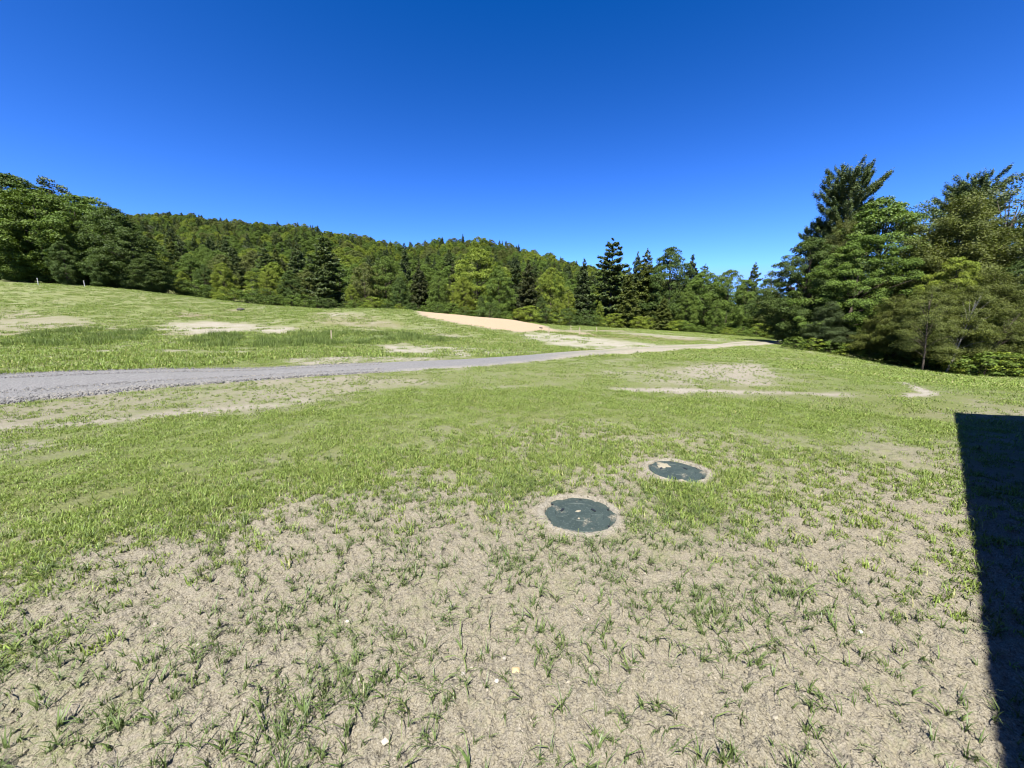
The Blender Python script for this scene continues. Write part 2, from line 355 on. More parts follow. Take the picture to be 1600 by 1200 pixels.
# ------------------------------------------------------------------ ground sheet
def build_ground():
    az = np.concatenate([np.linspace(-180, -63, 40)[:-1], np.linspace(-63, 63, 1120), np.linspace(63, 180, 40)[1:]])
    rr = np.concatenate([[.02, .4], np.linspace(.8, 6.5, 440), np.exp(np.linspace(math.log(6.52), math.log(900), 350))])
    A, Rr = np.meshgrid(np.radians(az), rr, indexing='ij')
    X, Y = Rr * np.sin(A), Rr * np.cos(A); Z = height(X, Y)
    wx = X + (fbm(X / 1.2, Y / 1.2, 31, 3) - .5) * .055 * Rr; wy = Y + (fbm(X / 1.2, Y / 1.2, 57, 3) - .5) * .055 * Rr
    wx += (fbm(X * 3, Y * 3, 33, 3) - .5) * .012 * Rr; wy += (fbm(X * 3, Y * 3, 53, 3) - .5) * .012 * Rr
    ch = {'cover': cover0(X, Y), 'sand': 0 * X, 'pale': 0 * X, 'dry': 0 * X, 'lush': 0 * X}
    ch['cover'] = np.where(Y < .3, .3, ch['cover'])
    ch['cover'] = np.where(Rr > 14, .86 + .25 * (fbm(X / 7, Y / 7, 3, 3) - .5), ch['cover'])
    def soft(M, n=16): return blur(blur(M.astype(float), n, 0), 2, 1)
    for P, d in PATCHW:
        thin = min(abs(p[1] - q[1]) for p, q in zip(P, P[1:])) < .1
        M = soft(inside(wx, wy, P), 4 if d.get('cover', 0) < -1 else 16)
        for k, v in d.items(): ch[k] = ch[k] * (1 - M) + v * M
    for P in TALLW:
        M = soft(inside(wx, wy, P)); ch['lush'] = np.maximum(ch['lush'], M); ch['cover'] = ch['cover'] * (1 - M) + M
    mot = (fbm(X * 1.1, Y * 1.1, 91, 4) - .5) * 1.0 + (fbm(X * .28, Y * .28, 93, 3) - .5) * .5 + (fbm(X * 4, Y * 4, 95, 3) - .5) * .45
    ch['cover'] = ch['cover'] + mot * np.clip((Rr - 4) / 8, .12, 1) * np.clip(1.3 - Rr / 60, .5, 1) * (1 - ch['sand']) * .8
    for (lx, ly), lr in LIDW:
        d = np.hypot(X - lx, Y - ly); a = np.arctan2(Y - ly, X - lx)
        edge = lr + .11 * (fbm(np.cos(a) * 1.6 + 9, np.sin(a) * 1.6 + lx, 11, 3) - .60) + .03 * (fbm(X * 30, Y * 30, 14, 2) - .5)
        ring = np.exp(-((d - lr - .015) / .042) ** 2)
        ch['cover'] = ch['cover'] * (1 - np.clip(ring * 1.3, 0, 1)); ch['pale'] = np.maximum(ch['pale'], ring * .5)
        Z = Z + .022 * ring
        Z = np.where(d < edge, -.05, Z)
    soilm = np.clip(1.15 - ch['cover'], .15, 1) * np.clip((12 - Rr) / 6, 0, 1) * np.clip(Rr / .8, 0, 1)
    mic = (fbm(X * 20, Y * 20, 2, 3) - .5) * .038 + (fbm(X * 55, Y * 55, 8, 2) - .5) * .022 + (fbm(X * 5, Y * 5, 6, 2) - .5) * .045
    lidm = np.ones_like(Z)
    for (lx, ly), lr in LIDW: lidm *= np.clip((np.hypot(X - lx, Y - ly) - lr - .02) / .05, 0, 1) * .8 + .2
    Z = Z + mic * soilm * lidm
    rin = inside(X, Y, ROADPOLY); Z = Z - .03 * blur(blur(rin.astype(float), 2, 0), 2, 1)
    n, k = X.shape
    V = np.c_[X.ravel(), Y.ravel(), Z.ravel()]
    i, j = np.meshgrid(np.arange(n - 1), np.arange(k - 1), indexing='ij'); b = (i * k + j).ravel()
    F = np.c_[b, b + k, b + k + 1, b + 1]
    me = mesh_np('ground', V, F[:, ::-1], [ground_material()], True)
    for c, a in ch.items():
        at = me.attributes.new(c, 'FLOAT', 'POINT'); at.data.foreach_set('value', a.ravel().astype(np.float32))
    o = tag(link('ground', me), 'uneven seeded lawn and field running up to the forest', 'ground', kind='structure')
    return o, (np.radians(az), rr, Z, ch)
ground, GG = build_ground()
def gsample(x, y, arr):
    az, rr = GG[0], GG[1]; a = np.arctan2(x, y); r = np.hypot(x, y)
    u = np.clip(np.interp(a, az, np.arange(len(az))), 0, len(az) - 1.001); v = np.clip(np.interp(r, rr, np.arange(len(rr))), 0, len(rr) - 1.001)
    i, j = u.astype(int), v.astype(int); fu, fv = u - i, v - j
    return (arr[i, j] * (1 - fv) + arr[i, j + 1] * fv) * (1 - fu) + (arr[i + 1, j] * (1 - fv) + arr[i + 1, j + 1] * fv) * fu
def gz(x, y): return float(gsample(np.array([x]), np.array([y]), GG[2])[0])

# ------------------------------------------------------------------ gravel road
def build_road():
    m, t, ns, l = mat('road_gravel'); n = N(t)
    co = n('ShaderNodeTexCoord').outputs['Object']
    dirt = n('ShaderNodeAttribute', attribute_name='dirt').outputs['Fac']; ac = n('ShaderNodeAttribute', attribute_name='across').outputs['Fac']
    v = n('ShaderNodeTexVoronoi', {'Vector': co, 'Scale': 28.0}); vo = n('ShaderNodeSeparateColor', {0: v.outputs['Color']}).outputs[0]
    n2 = n.noise(co, 9, 4, .65); n3 = n.noise(co, 1.2, 4, .6)
    c = n.mix(n.ramp(vo, 0, 1), (.11, .109, .106), (.34, .335, .325)); c = n.mix(n.ramp(n2, .3, .7), c, (.215, .213, .208))
    c = n.mix(n.ramp(n3, .35, .7), c, n.mix(.35, c, (.26, .25, .235)))
    trk = n.math('ADD', n.ramp(n.math('ABSOLUTE', n.math('SUBTRACT', ac, .28)), .11, .03), n.ramp(n.math('ABSOLUTE', n.math('SUBTRACT', ac, .72)), .11, .03))
    c = n.mix(n.math('MULTIPLY', trk, n.ramp(n3, .2, .8, .2, .75)), c, (.235, .232, .228))
    mid = n.math('MULTIPLY', n.ramp(n.math('ABSOLUTE', n.math('SUBTRACT', ac, .5)), .17, .05), n.ramp(n2, .42, .58))
    s = n.mix(n.ramp(n2, .3, .7), (.31, .28, .20), (.44, .405, .31))
    s = n.mix(n.math('MULTIPLY', mid, .75), s, (.16, .20, .07))
    edge = n.math('MULTIPLY', n.ramp(n.math('ABSOLUTE', n.math('SUBTRACT', ac, .5)), .36, .5), n.ramp(n3, .3, .7))
    f = n.math('MINIMUM', n.math('ADD', n.math('ADD', dirt, n.math('MULTIPLY', edge, .7)), n.math('MULTIPLY', n.math('MULTIPLY', n.math('SUBTRACT', n3, .5), dirt), 2.0)), 1.0)
    c = n.mix(1.0, n.mix(f, c, s), (ALB, ALB, ALB), 'MULTIPLY')
    bp = n('ShaderNodeBump', {'Height': n.math('ADD', v.outputs['Distance'], n2), 'Strength': .8, 'Distance': .03})
    b = n('ShaderNodeBsdfPrincipled', {'Base Color': c, 'Roughness': .9, 'Specular IOR Level': .15, 'Normal': bp.outputs[0]})
    l.new(b.outputs[0], n('ShaderNodeOutputMaterial').inputs[0])
    K = 15; n_ = len(RT); V = np.zeros((n_, K, 3)); D = np.zeros((n_, K)); A = np.zeros((n_, K))
    for j in range(K):
        s_ = j / (K - 1); P = RT * (1 - s_) + RB * s_; A[:, j] = s_
        if j in (0, K - 1):
            wob = (fbm(P[:, 0] * 1.5, P[:, 1] * 1.5, 41 + j, 3) - .5) * .5; d = (RT - RB) / np.linalg.norm(RT - RB, axis=1)[:, None]; P = P + d * wob[:, None]
        V[:, j, 0], V[:, j, 1] = P[:, 0], P[:, 1]
        V[:, j, 2] = height(P[:, 0], P[:, 1]) + (.02 if 0 < j < K - 1 else -.02) + .05 * math.sin(math.pi * s_) - .035 * (math.exp(-((s_ - .28) / .08) ** 2) + math.exp(-((s_ - .72) / .08) ** 2))
        D[:, j] = np.clip((RQ - 820) / 160, 0, 1)
    i, j = np.meshgrid(np.arange(n_ - 1), np.arange(K - 1), indexing='ij'); b = (i * K + j).ravel()
    me = mesh_np('road', V.reshape(-1, 3), np.c_[b, b + K, b + K + 1, b + 1][:, ::-1], [m], True)
    for k, a in (('dirt', D), ('across', A)):
        me.attributes.new(k, 'FLOAT', 'POINT').data.foreach_set('value', a.ravel().astype(np.float32))
    tag(link('road', me), 'grey gravel road crossing the field and fading to pale dirt', 'road', kind='structure')
build_road()

# ------------------------------------------------------------------ scattered stuff by geometry nodes
def scatter(name, P, rot, scl, idx, protos, label, cat, off=0):
    me = bpy.data.meshes.new(name); me.vertices.add(len(P)); me.vertices.foreach_set('co', np.asarray(P, np.float32).ravel())
    me.attributes.new('rot', 'FLOAT_VECTOR', 'POINT').data.foreach_set('vector', np.asarray(rot, np.float32).ravel())
    me.attributes.new('scl', 'FLOAT_VECTOR', 'POINT').data.foreach_set('vector', np.asarray(scl, np.float32).ravel())
    me.attributes.new('idx', 'INT', 'POINT').data.foreach_set('value', np.asarray(idx, np.int32))
    o = link(name, me)
    c = bpy.data.collections.new(name + '_kinds')
    for i, pm in enumerate(protos):
        po = bpy.data.objects.new('%s_%s' % (name, 'abcdefghijklmnopqrstuvwxyz'[i]), pm); c.objects.link(po)
    g = bpy.data.node_groups.new(name + '_scatter', 'GeometryNodeTree')
    g.interface.new_socket('Geometry', in_out='INPUT', socket_type='NodeSocketGeometry'); g.interface.new_socket('Geometry', in_out='OUTPUT', socket_type='NodeSocketGeometry')
    gi, go = g.nodes.new('NodeGroupInput'), g.nodes.new('NodeGroupOutput')
    ip = g.nodes.new('GeometryNodeInstanceOnPoints'); ip.inputs['Pick Instance'].default_value = True
    ci = g.nodes.new('GeometryNodeCollectionInfo'); ci.inputs[0].default_value = c; ci.inputs['Separate Children'].default_value = True; ci.inputs['Reset Children'].default_value = True
    def na(n_, ty):
        a = g.nodes.new('GeometryNodeInputNamedAttribute'); a.data_type = ty; a.inputs[0].default_value = n_; return a.outputs[0]
    g.links.new(gi.outputs[0], ip.inputs['Points']); g.links.new(ci.outputs[0], ip.inputs['Instance'])
    g.links.new(na('idx', 'INT'), ip.inputs['Instance Index']); g.links.new(na('rot', 'FLOAT_VECTOR'), ip.inputs['Rotation']); g.links.new(na('scl', 'FLOAT_VECTOR'), ip.inputs['Scale'])
    g.links.new(ip.outputs[0], go.inputs[0])
    o.modifiers.new('scatter', 'NODES').node_group = g
    return tag(o, label, cat, kind='stuff')

GR1 = leafmat('young_grass', (.100, .158, .046), (.140, .205, .058), var=.45, hue=.012, trans=.25, spec=.2, rough=.45, dry=(.34, .30, .17), dryf=.95)
GR2 = leafmat('lawn_grass', (.215, .330, .062), (.300, .400, .095), var=.45, hue=.012, trans=.3, spec=.15, rough=.5, dry=(.34, .32, .16))
GR3 = leafmat('tall_grass', (.160, .245, .060), (.220, .300, .080), var=.4, hue=.01, trans=.3, spec=.12, rough=.5)
def blades(rng, n, spread, hmin, hmax, wid, lean, m, segs=3):
    V, F = [], []; c = 0
    for _ in range(n):
        a = rng.uniform(0, 2 * math.pi); r = spread * math.sqrt(rng.uniform(0, 1)); h = rng.uniform(hmin, hmax); w_ = wid * rng.uniform(.7, 1.25)
        b = rng.uniform(0, 2 * math.pi); ln = lean * rng.uniform(.25, 1.3); d = np.array([math.cos(b), math.sin(b), 0]); s = np.array([-math.sin(b), math.cos(b), 0])
        tw = rng.uniform(-.6, .6); p0 = np.array([r * math.cos(a), r * math.sin(a), -.008])
        for k in range(segs + 1):
            u = k / segs; th = ln * (u ** 1.3)
            p = p0 + d * h * math.sin(th) * u + np.array([0, 0, h * math.cos(th * .9) * u])
            ww = w_ * (1 - u ** 1.6) * .5 * (1 if k else .6); sd = s * math.cos(tw * u) + d * math.sin(tw * u)
            V += [p - sd * ww, p + sd * ww] if k < segs else [p]
            if k < segs - 1: F.append((c + 2 * k, c + 2 * k + 1, c + 2 * k + 3, c + 2 * k + 2))
            elif k == segs - 1: F.append((c + 2 * k, c + 2 * k + 1, c + 2 * k + 2))
        c += 2 * segs + 1
    me = bpy.data.meshes.new('blades'); me.from_pydata([tuple(v) for v in V], [], F); me.update(); me.materials.append(m); return me
rg = np.random.default_rng(7)
def polar_pts(n, r0, r1, az=60, p=2.0):
    u = rg.random(n); r = (r0 ** p + u * (r1 ** p - r0 ** p)) ** (1 / p); a = np.radians(rg.uniform(-az, az, n))
    return r * np.sin(a), r * np.cos(a)
SHH = (0, 0)
def build_grass():
    protos = []
    for k in range(5): protos.append(blades(rg, 3 + k, .008, .035, .10, .0058, 1.15, GR1))          # 0-4 seedlings
    for k in range(4): protos.append(blades(rg, 10 + 4 * k, .035, .03, .095, .0056, 1.15, GR1))       # 5-8 clumps
    for k in range(4): protos.append(blades(rg, 90, .15, .02, .065, .0075, 1.15, GR2))              # 9-12 lawn patches near
    for k in range(3): protos.append(blades(rg, 110, .30, .02, .065, .013, 1.1, GR2, 2))             # 13-15 lawn patches far
    for k in range(4): protos.append(blades(rg, 12 + 4 * k, .045, .025, .08, .0075, 1.2, GR2))          # 16-19 lawn coloured clumps
    P, Ro, S, I = [], [], [], []
    def put(x, y, lo, hi, s0, s1):
        z = gsample(x, y, GG[2]); n = len(x)
        P.append(np.c_[x, y, z]); Ro.append(np.c_[rg.uniform(-.1, .1, n), rg.uniform(-.1, .1, n), rg.uniform(0, 6.28, n)])
        s = rg.uniform(s0, s1, n); S.append(np.c_[s, s, s * rg.uniform(.8, 1.2, n)]); ii = rg.integers(lo, hi, n)
        if lo in (0, 5) and hi in (5, 9): ii = np.where(rg.random(n) < np.clip((np.hypot(x, y) - 2.6) / 1.8, 0, .85), 16 + rg.integers(0, 4, n), ii)
        I.append(ii)
    def okp(x, y):
        k = np.ones(len(x), bool)
        for (lx, ly), lr in LIDW: k &= np.hypot(x - lx, y - ly) > lr + .015
        return k & ~inside(x, y, ROADPOLY)
    def cov(x, y): return gsample(x, y, GG[3]['cover'])
    def clump(x, y, s=0): return fbm(x * 2.6, y * 2.6, 71 + s, 3)
    # seedlings
    x, y = polar_pts(80000, 1.0, 6.2, 60, 1.8); c = cov(x, y); k = (rg.random(len(x)) < np.clip((c + .04) * 1.0 * np.clip(clump(x, y) * 2.6 - .7, .35, 1.05), 0, 1) * np.clip((6.4 - np.hypot(x, y)) / 2.6, 0, 1) * np.clip((.85 - c) / .3, .1, 1)) & okp(x, y) & (c > .03); put(x[k], y[k], 0, 5, .55, 1.25)
    x, y = polar_pts(20000, 1.0, 6.2, 60, 1.8); c = cov(x, y); k = (rg.random(len(x)) < np.clip(c * .6 * np.clip(clump(x, y) * 3.4 - 1.3, .08, 1), 0, 1) * np.clip((6.4 - np.hypot(x, y)) / 2.6, 0, 1) * np.clip((.85 - c) / .3, .1, 1)) & okp(x, y) & (c > .05); put(x[k], y[k], 5, 9, .5, 1.15)
    # lawn
    for n, r0, r1, lo, hi, s0, s1, kk in ((4600, 2.2, 9, 9, 13, .6, 1.1, 1.0), (9500, 7, 26, 13, 16, .6, 1.15, .85)):
        x, y = polar_pts(n, r0, r1); c = cov(x, y) + (clump(x, y, 3) - .5) * .6
        k = (rg.random(len(x)) < np.clip((c - .36) * 1.7, 0, 1) * kk) & okp(x, y); put(x[k], y[k], lo, hi, s0, s1)
    x, y = polar_pts(60000, 5.0, 20, 60, 1.6); c = cov(x, y); k = (rg.random(len(x)) < np.clip(.55 * (clump(x, y, 5) * 3 - 1.0), .03, .9)) & okp(x, y) & (c < .62) & (c > -.2); put(x[k], y[k], 5, 9, .5, 1.0)
    scatter('grass', np.concatenate(P), np.concatenate(Ro), np.concatenate(S), np.concatenate(I), protos, 'thin young grass sprouting from the bare soil and lawn', 'grass')
    # tall grass beds and rough field beyond the road
    protos = [blades(rg, 70, .40, .15, .55, .022, .6, GR3, 3) for _ in range(3)] + [blades(rg, 60, .4, .05, .17, .028, .9, GR2, 2) for _ in range(3)]
    P.clear(); Ro.clear(); S.clear(); I.clear()
    for T, n in zip(TALLW, (420, 620)):
        T = np.array(T); lo, hi = T.min(0), T.max(0); x, y = rg.uniform(lo[0], hi[0], n * 4), rg.uniform(lo[1], hi[1], n * 4)
        k = inside(x, y, [tuple(q) for q in T]); x, y = x[k][:n], y[k][:n]; k = rg.random(len(x)) < np.clip(fbm(x * .5, y * .5, 5, 2) * 4 - 1.5, .04, 1); put(x[k], y[k], 0, 3, .25, 1.0)
    x, y = polar_pts(60000, 17, 110, 58, 1.3); c = cov(x, y) + (fbm(x * .35, y * .35, 77, 3) - .5) * 1.0
    k = (rg.random(len(x)) < np.clip((c - .40) * 1.3, 0, 1)) & okp(x, y); lw = np.where(x[k] / y[k] > .25, .5, 1.0); put(x[k], y[k], 3, 6, .5, 1.3); S[-1] = S[-1] * np.c_[lw * 0 + 1, lw * 0 + 1, lw]
    scatter('tall_grass', np.concatenate(P), np.concatenate(Ro), np.concatenate(S), np.concatenate(I), protos, 'rough and taller grass in the field beyond the gravel road', 'grass')
    # dead straw lying on the soil
    ST = simple('dead_straw', (.36, .32, .21), .8, .2, .3, 40); protos = [blades(rg, 3, .03, .03, .10, .0045, 2.6, ST, 2) for _ in range(3)]
    P.clear(); Ro.clear(); S.clear(); I.clear()
    x, y = polar_pts(4500, 1.0, 8, 60, 1.6); k = okp(x, y) & (cov(x, y) < .75); put(x[k], y[k], 0, 3, .4, 1.1); Ro[-1][:, 0] = rg.uniform(.9, 1.5, k.sum())
    scatter('straw', np.concatenate(P), np.concatenate(Ro), np.concatenate(S), np.concatenate(I), protos, 'bits of dead straw lying on the bare soil', 'straw')
    # pebbles and soil crumbs
    prot = []
    PM = [simple('pale_pebble', (.40, .36, .28), .9, .1, .3, 30), simple('soil_crumb', (.29, .26, .185), .95, .05, .3, 30), simple('grey_chip', (.22, .215, .205), .8, .2, .35, 30)]
    for k in range(6):
        bm = __import__('bmesh').new(); __import__('bmesh').ops.create_icosphere(bm, subdivisions=1, radius=.5)
        for v in bm.verts: v.co *= rg.uniform(.7, 1.2); v.co.z *= .6
        me = bpy.data.meshes.new('pebble'); bm.to_mesh(me); bm.free(); me.materials.append(PM[0] if k < 1 else PM[1] if k < 4 else PM[2]); prot.append(me)
    P.clear(); Ro.clear(); S.clear(); I.clear()
    def putp(x, y, idx, s): 
        z = gsample(x, y, GG[2]); P.append(np.c_[x, y, z]); Ro.append(rg.uniform(-.5, .5, (len(x), 3)) * [1, 1, 6]); S.append(np.c_[s, s, s]); I.append(idx)
    x, y = polar_pts(90000, 1.0, 5.6, 60, 1.5); c = cov(x, y); k = okp(x, y) & (c < .6); x, y = x[k], y[k]; n = len(x)
    putp(x, y, rg.choice([0, 1, 2, 3], n, p=[.015, .325, .33, .33]), np.exp(rg.normal(math.log(.0085), .5, n)).clip(.004, .022))
    s = rg.uniform(-.02, 1.03, 16000); q = np.clip((rg.random(16000) ** 1.0) * 240, 0, 418); i = q.astype(int)
    X = RT[i] * (1 - s[:, None]) + RB[i] * s[:, None]; X += rg.normal(0, .05, X.shape)
    z = height(X[:, 0], X[:, 1]) + .03; P.append(np.c_[X, z]); Ro.append(rg.uniform(-3, 3, (16000, 3))); ss = rg.uniform(.015, .05, 16000); S.append(np.c_[ss, ss, ss]); I.append(rg.choice([4, 5, 0], 16000, p=[.45, .45, .1]))
    scatter('gravel', np.concatenate(P), np.concatenate(Ro), np.concatenate(S), np.concatenate(I), prot, 'loose pebbles, soil crumbs and road gravel', 'gravel')
build_grass()

# ------------------------------------------------------------------ tree shapes
def norm(v): return v / (np.linalg.norm(v, axis=-1, keepdims=True) + 1e-9)
def leaf_cards(name, P, Nn, L, W, rng, U=None):
    n = len(P); Nn = norm(Nn); U = rng.normal(size=(n, 3)) if U is None else U
    U = norm(U - Nn * (U * Nn).sum(1, keepdims=True)); Vv = np.cross(Nn, U)
    L = (L * rng.uniform(.6, 1.25, n))[:, None]; W = (W * rng.uniform(.7, 1.2, n))[:, None]
    C = np.stack([P - U * L, P + Vv * W - Nn * W * .25, P + U * L, P - Vv * W - Nn * W * .25], 1).reshape(-1, 3)
    return mesh_np(name, C, np.arange(4 * n).reshape(n, 4), [TONE['mid']], False)
def broad(seed, H, W, base, K, nleaf, L, rc=(.055, .10), shape=.75, trunk_r=.018, lobes=.28, bark=None, trunk_k=7):
    rng = np.random.default_rng(seed); ph = rng.uniform(0, 6.28, 6)
    def env(h, a):
        u = np.clip((h - base) / (1 - base), 0, 1)
        r = np.sin(math.pi * u ** shape) ** .62 * W / 2
        return r * (1 + lobes * np.sin(2 * a + ph[0] + 5 * h) * .6 + lobes * np.sin(3 * a + ph[1] - 9 * h) * .5 + lobes * .5 * np.sin(5 * a + ph[2] + 14 * h))
    h = base + (1 - base) * rng.beta(1.25, 1.25, K); a = rng.uniform(0, 6.28, K); f = rng.uniform(.25, 1, K) ** .5
    r = env(h, a) * f; lean = rng.normal(0, .02, 2)
    C = np.c_[r * np.cos(a) + lean[0] * h * H, r * np.sin(a) + lean[1] * h * H, h * H]
    R_ = H * rng.uniform(rc[0], rc[1], K) * (1.15 - .4 * h)
    wgt = R_ ** 2; ci = rng.choice(K, nleaf, p=wgt / wgt.sum())
    o = norm(np.c_[C[:, 0], C[:, 1], (C[:, 2] - .5 * H) * .4])[ci]
    d = norm(rng.normal(size=(nleaf, 3)) + o * .65 + np.array([0, 0, .55]))
    P = C[ci] + d * R_[ci][:, None] * rng.uniform(.55, 1.15, (nleaf, 1)) * np.array([1.15, 1.15, .62])
    P[:, 2] = np.maximum(P[:, 2], .02 * H)
    cr = leaf_cards('crown', P, d * .6 + np.array([0, 0, .55]) + rng.normal(size=(nleaf, 3)) * .5, L, L * .62, rng)
    tb = MB(); top = .86 * H; pts = [np.array([lean[0] * z * 1.0 + .012 * H * math.sin(z / H * 5 + seed), lean[1] * z + .012 * H * math.cos(z / H * 4 + seed), z]) for z in np.linspace(-.03 * H, top, 9)]
    rad = [trunk_r * H * (1.25 - 1.1 * i / 8) for i in range(9)]; tb.tube(pts, rad, trunk_k)
    for k in rng.choice(K, min(K, 30), replace=False):
        z0 = max(.12 * H, C[k, 2] * .72 - .02 * H); q = np.interp(z0, [p[2] for p in pts], range(9)); b = pts[int(q)]
        p0 = np.array([b[0], b[1], z0]); p1 = C[k]; mid = (p0 + p1) / 2 + np.array([0, 0, .02 * H]); rr = trunk_r * H * .32
        tb.tube([p0, mid, p1], [rr, rr * .6, rr * .2], 4)
    return cr, tb.mesh('trunk', bark or BARK, True), H
def conifer(seed, H, W, base, whorls, per, dens, L, Wd, slope=.1, curve=-.15, power=.8, irr=.35, top_round=0, spread=.30, thick=.02, droop=0.0, trunk_r=.014, bare=.15, clumpy=0):
    rng = np.random.default_rng(seed); tb = MB(); tb.tube([(0, 0, z) for z in np.linspace(-.03 * H, H * .99, 9)], [trunk_r * H * (1.2 - 1.15 * i / 8) for i in range(9)], 7)
    Ps, Ns, Us = [], [], []
    for k in range(whorls):
        u = (k + rng.uniform(-.3, .3)) / (whorls - 1); u = min(max(u, 0), 1); z = H * (base + (1 - base) * .985 * u)
        if top_round: rl = W / 2 * (math.sin(math.pi * min(1, (1 - u) * .93 + .04) ** .62) ** .6 if u > .0 else .8)
        else: rl = W / 2 * ((1 - u) ** power) + .012 * H
        m_ = max(3, int(per * (0.6 + .4 * (1 - u)))); a0 = rng.uniform(0, 6.28)
        for j in range(m_):
            if rng.random() < .12: continue
            a = a0 + 6.28 * j / m_ + rng.normal(0, .22); ln = rl * rng.uniform(1 - irr, 1.08); zz = z + rng.normal(0, .012 * H)
            sl_ = slope + rng.normal(0, .07) + (.45 * u if top_round else .1 * u); d = np.array([math.cos(a), math.sin(a), 0]); s = np.array([-math.sin(a), math.cos(a), 0])
            def at(q): return d * (ln * q)[:, None] + np.array([0, 0, 1.0]) * (zz + ln * (sl_ * q + curve * q * q))[:, None]
            qs = at(np.array([0, .35, .7, .97])); br = max(.0035 * H * (1 - u) + .0012 * H, .001 * H); tb.tube(list(qs), [br, br * .7, br * .45, br * .15], 3)
            n = int(dens * (ln / H) ** 1.6 * 100) + 5
            q = bare + (1.03 - bare) * rng.random(n) ** .8
            if clumpy:
                cq = rng.uniform(.25, 1, 9); cs = rng.normal(0, .5, 9); ii = rng.integers(0, 9, n); q = cq[ii] + rng.normal(0, .05, n); lat = (cs[ii] + rng.normal(0, .16, n)) * spread * ln * (1.15 - cq[ii] * .6)
            else: lat = rng.normal(0, .5, n) * spread * ln * (1.15 - .75 * q)
            p = at(np.clip(q, 0, 1.1)) + s * lat[:, None]; p[:, 2] += rng.normal(0, thick * H * .5, n) - droop * np.abs(lat) - droop * .15 * H * .1 * rng.random(n)
            Ps.append(p); Ns.append(rng.normal(size=(n, 3)) * .55 + np.array([0, 0, 1.0]) + d * .25)
            Us.append(d + s * np.sign(lat)[:, None] * .8 + rng.normal(size=(n, 3)) * .45)
    P = np.concatenate(Ps); P[:, 2] = np.maximum(P[:, 2], .01 * H)
    cr = leaf_cards('crown', P, np.concatenate(Ns), L, Wd, rng, np.concatenate(Us))
    return cr, tb.mesh('trunk', BARK, True), H
SH = {}
for i in range(3): SH['maple_near%d' % i] = broad(100 + i, 11, (9.0, 8.0, 10)[i], .05, 300, 85000, .075, (.035, .068))
for i in range(2): SH['wispy_near%d' % i] = broad(120 + i, 11, 6.0, .22, 110, 16000, .065, (.045, .08), trunk_r=.011, lobes=.4)
for i in range(4): SH['maple%d' % i] = broad(200 + i, 16, (11, 12.5, 10, 13)[i], .03, 260, 34000, .16, (.045, .085), shape=(.75, .9, .7, .8)[i])
for i in range(2): SH['poplar%d' % i] = broad(220 + i, 16, 7, .10, 75, 7500, .17, (.05, .09), trunk_r=.012, bark=WBARK if i == 0 else BARK)
for i in range(2): SH['pine_near%d' % i] = conifer(300 + i, 16, 6.2, .2, 34, 9, 230, .10, .03, slope=.30, curve=.05, irr=.35, top_round=1, spread=.36, thick=.018, clumpy=1)
for i in range(3): SH['pine%d' % i] = conifer(320 + i, 18, 9.5, .06, 24, 8, 48, .28, .10, slope=.10, curve=.08, irr=.5, top_round=0, power=.62, spread=.34, thick=.014, clumpy=1)
for i in range(3): SH['hemlock_near%d' % i] = conifer(340 + i, 10, (8.5, 9.5, 7.5)[i], .20, 20, 9, 105, .075, .025, slope=.22, curve=-.12, irr=.45, power=.55, spread=.42, thick=.035, trunk_r=.010)
for i in range(3): SH['spruce%d' % i] = conifer(360 + i, 16, (7.5, 8.5, 7.0)[i], .02, 30, 9, 50, .20, .09, slope=.02, curve=-.12, irr=.3, power=.75, spread=.34, thick=.018, droop=.25)
for i in range(3): SH['shrub%d' % i] = broad(400 + i, 2.0, 2.4, .0, 60, 3800, .050, (.09, .17), trunk_r=.012)
for i in range(2): SH['weed%d' % i] = broad(410 + i, .9, 1.3, .0, 45, 1300, .040, (.10, .2), trunk_r=.008)

KIND = {'maple': ('broadleaf_tree', 'tree'), 'poplar': ('birch_tree', 'tree'), 'wispy': ('slender_tree', 'tree'), 'pine': ('pine_tree', 'tree'),
        'hemlock': ('hemlock_tree', 'tree'), 'spruce': ('spruce_tree', 'tree'), 'shrub': ('shrub', 'shrub'), 'weed': ('weed_clump', 'plant')}
def tree(shape, x, y, H, wf, tone, label, group, rz=None, bark=None, tilt=(0, 0), sink=0.0, leaflabel=None):
    k = ''.join(c for c in shape if not c.isdigit()).replace('_near', ''); nm, cat = KIND[k]; cm, tm, h0 = SH[shape]
    t = empty(nm, (x, y, h1(x, y) - sink), random.uniform(0, 6.28) if rz is None else rz, label, cat, group)
    t.rotation_euler = (tilt[0], tilt[1], t.rotation_euler[2]); s = H / h0
    t.scale = (s * wf, s * wf, s)
    c = link('crown', cm, t); c.material_slots[0].link = 'OBJECT'; c.material_slots[0].material = TONE[tone]
    r = link('trunk', tm, t)
    if bark: r.material_slots[0].link = 'OBJECT'; r.material_slots[0].material = bark
    return t
def at_px(px, Y): return ((px - 800) / 600 * Y * 1.0, Y)
random.seed(4)
def tree_px(shape, px, top, Y, wf, tone, label, group, **kw):
    e = elev(top); X = (px - 800) / 600 * Y * (cp + e * sp if False else 1) * (1.0 - .165 * max(0, e) * 1.0)
    # column under the top of the crown
    v = (top - 600) / 600; X = (px - 800) / 600 * Y / (cp - v * sp)
    H = CAM_H + Y * e - h1(X, Y)
    return tree(shape, X, Y, max(H, .4), wf, tone, label, group, **kw)
GL, GE, GRT = 'trees of the dark grove on the left', 'trees along the far forest edge', 'trees of the grove on the right'
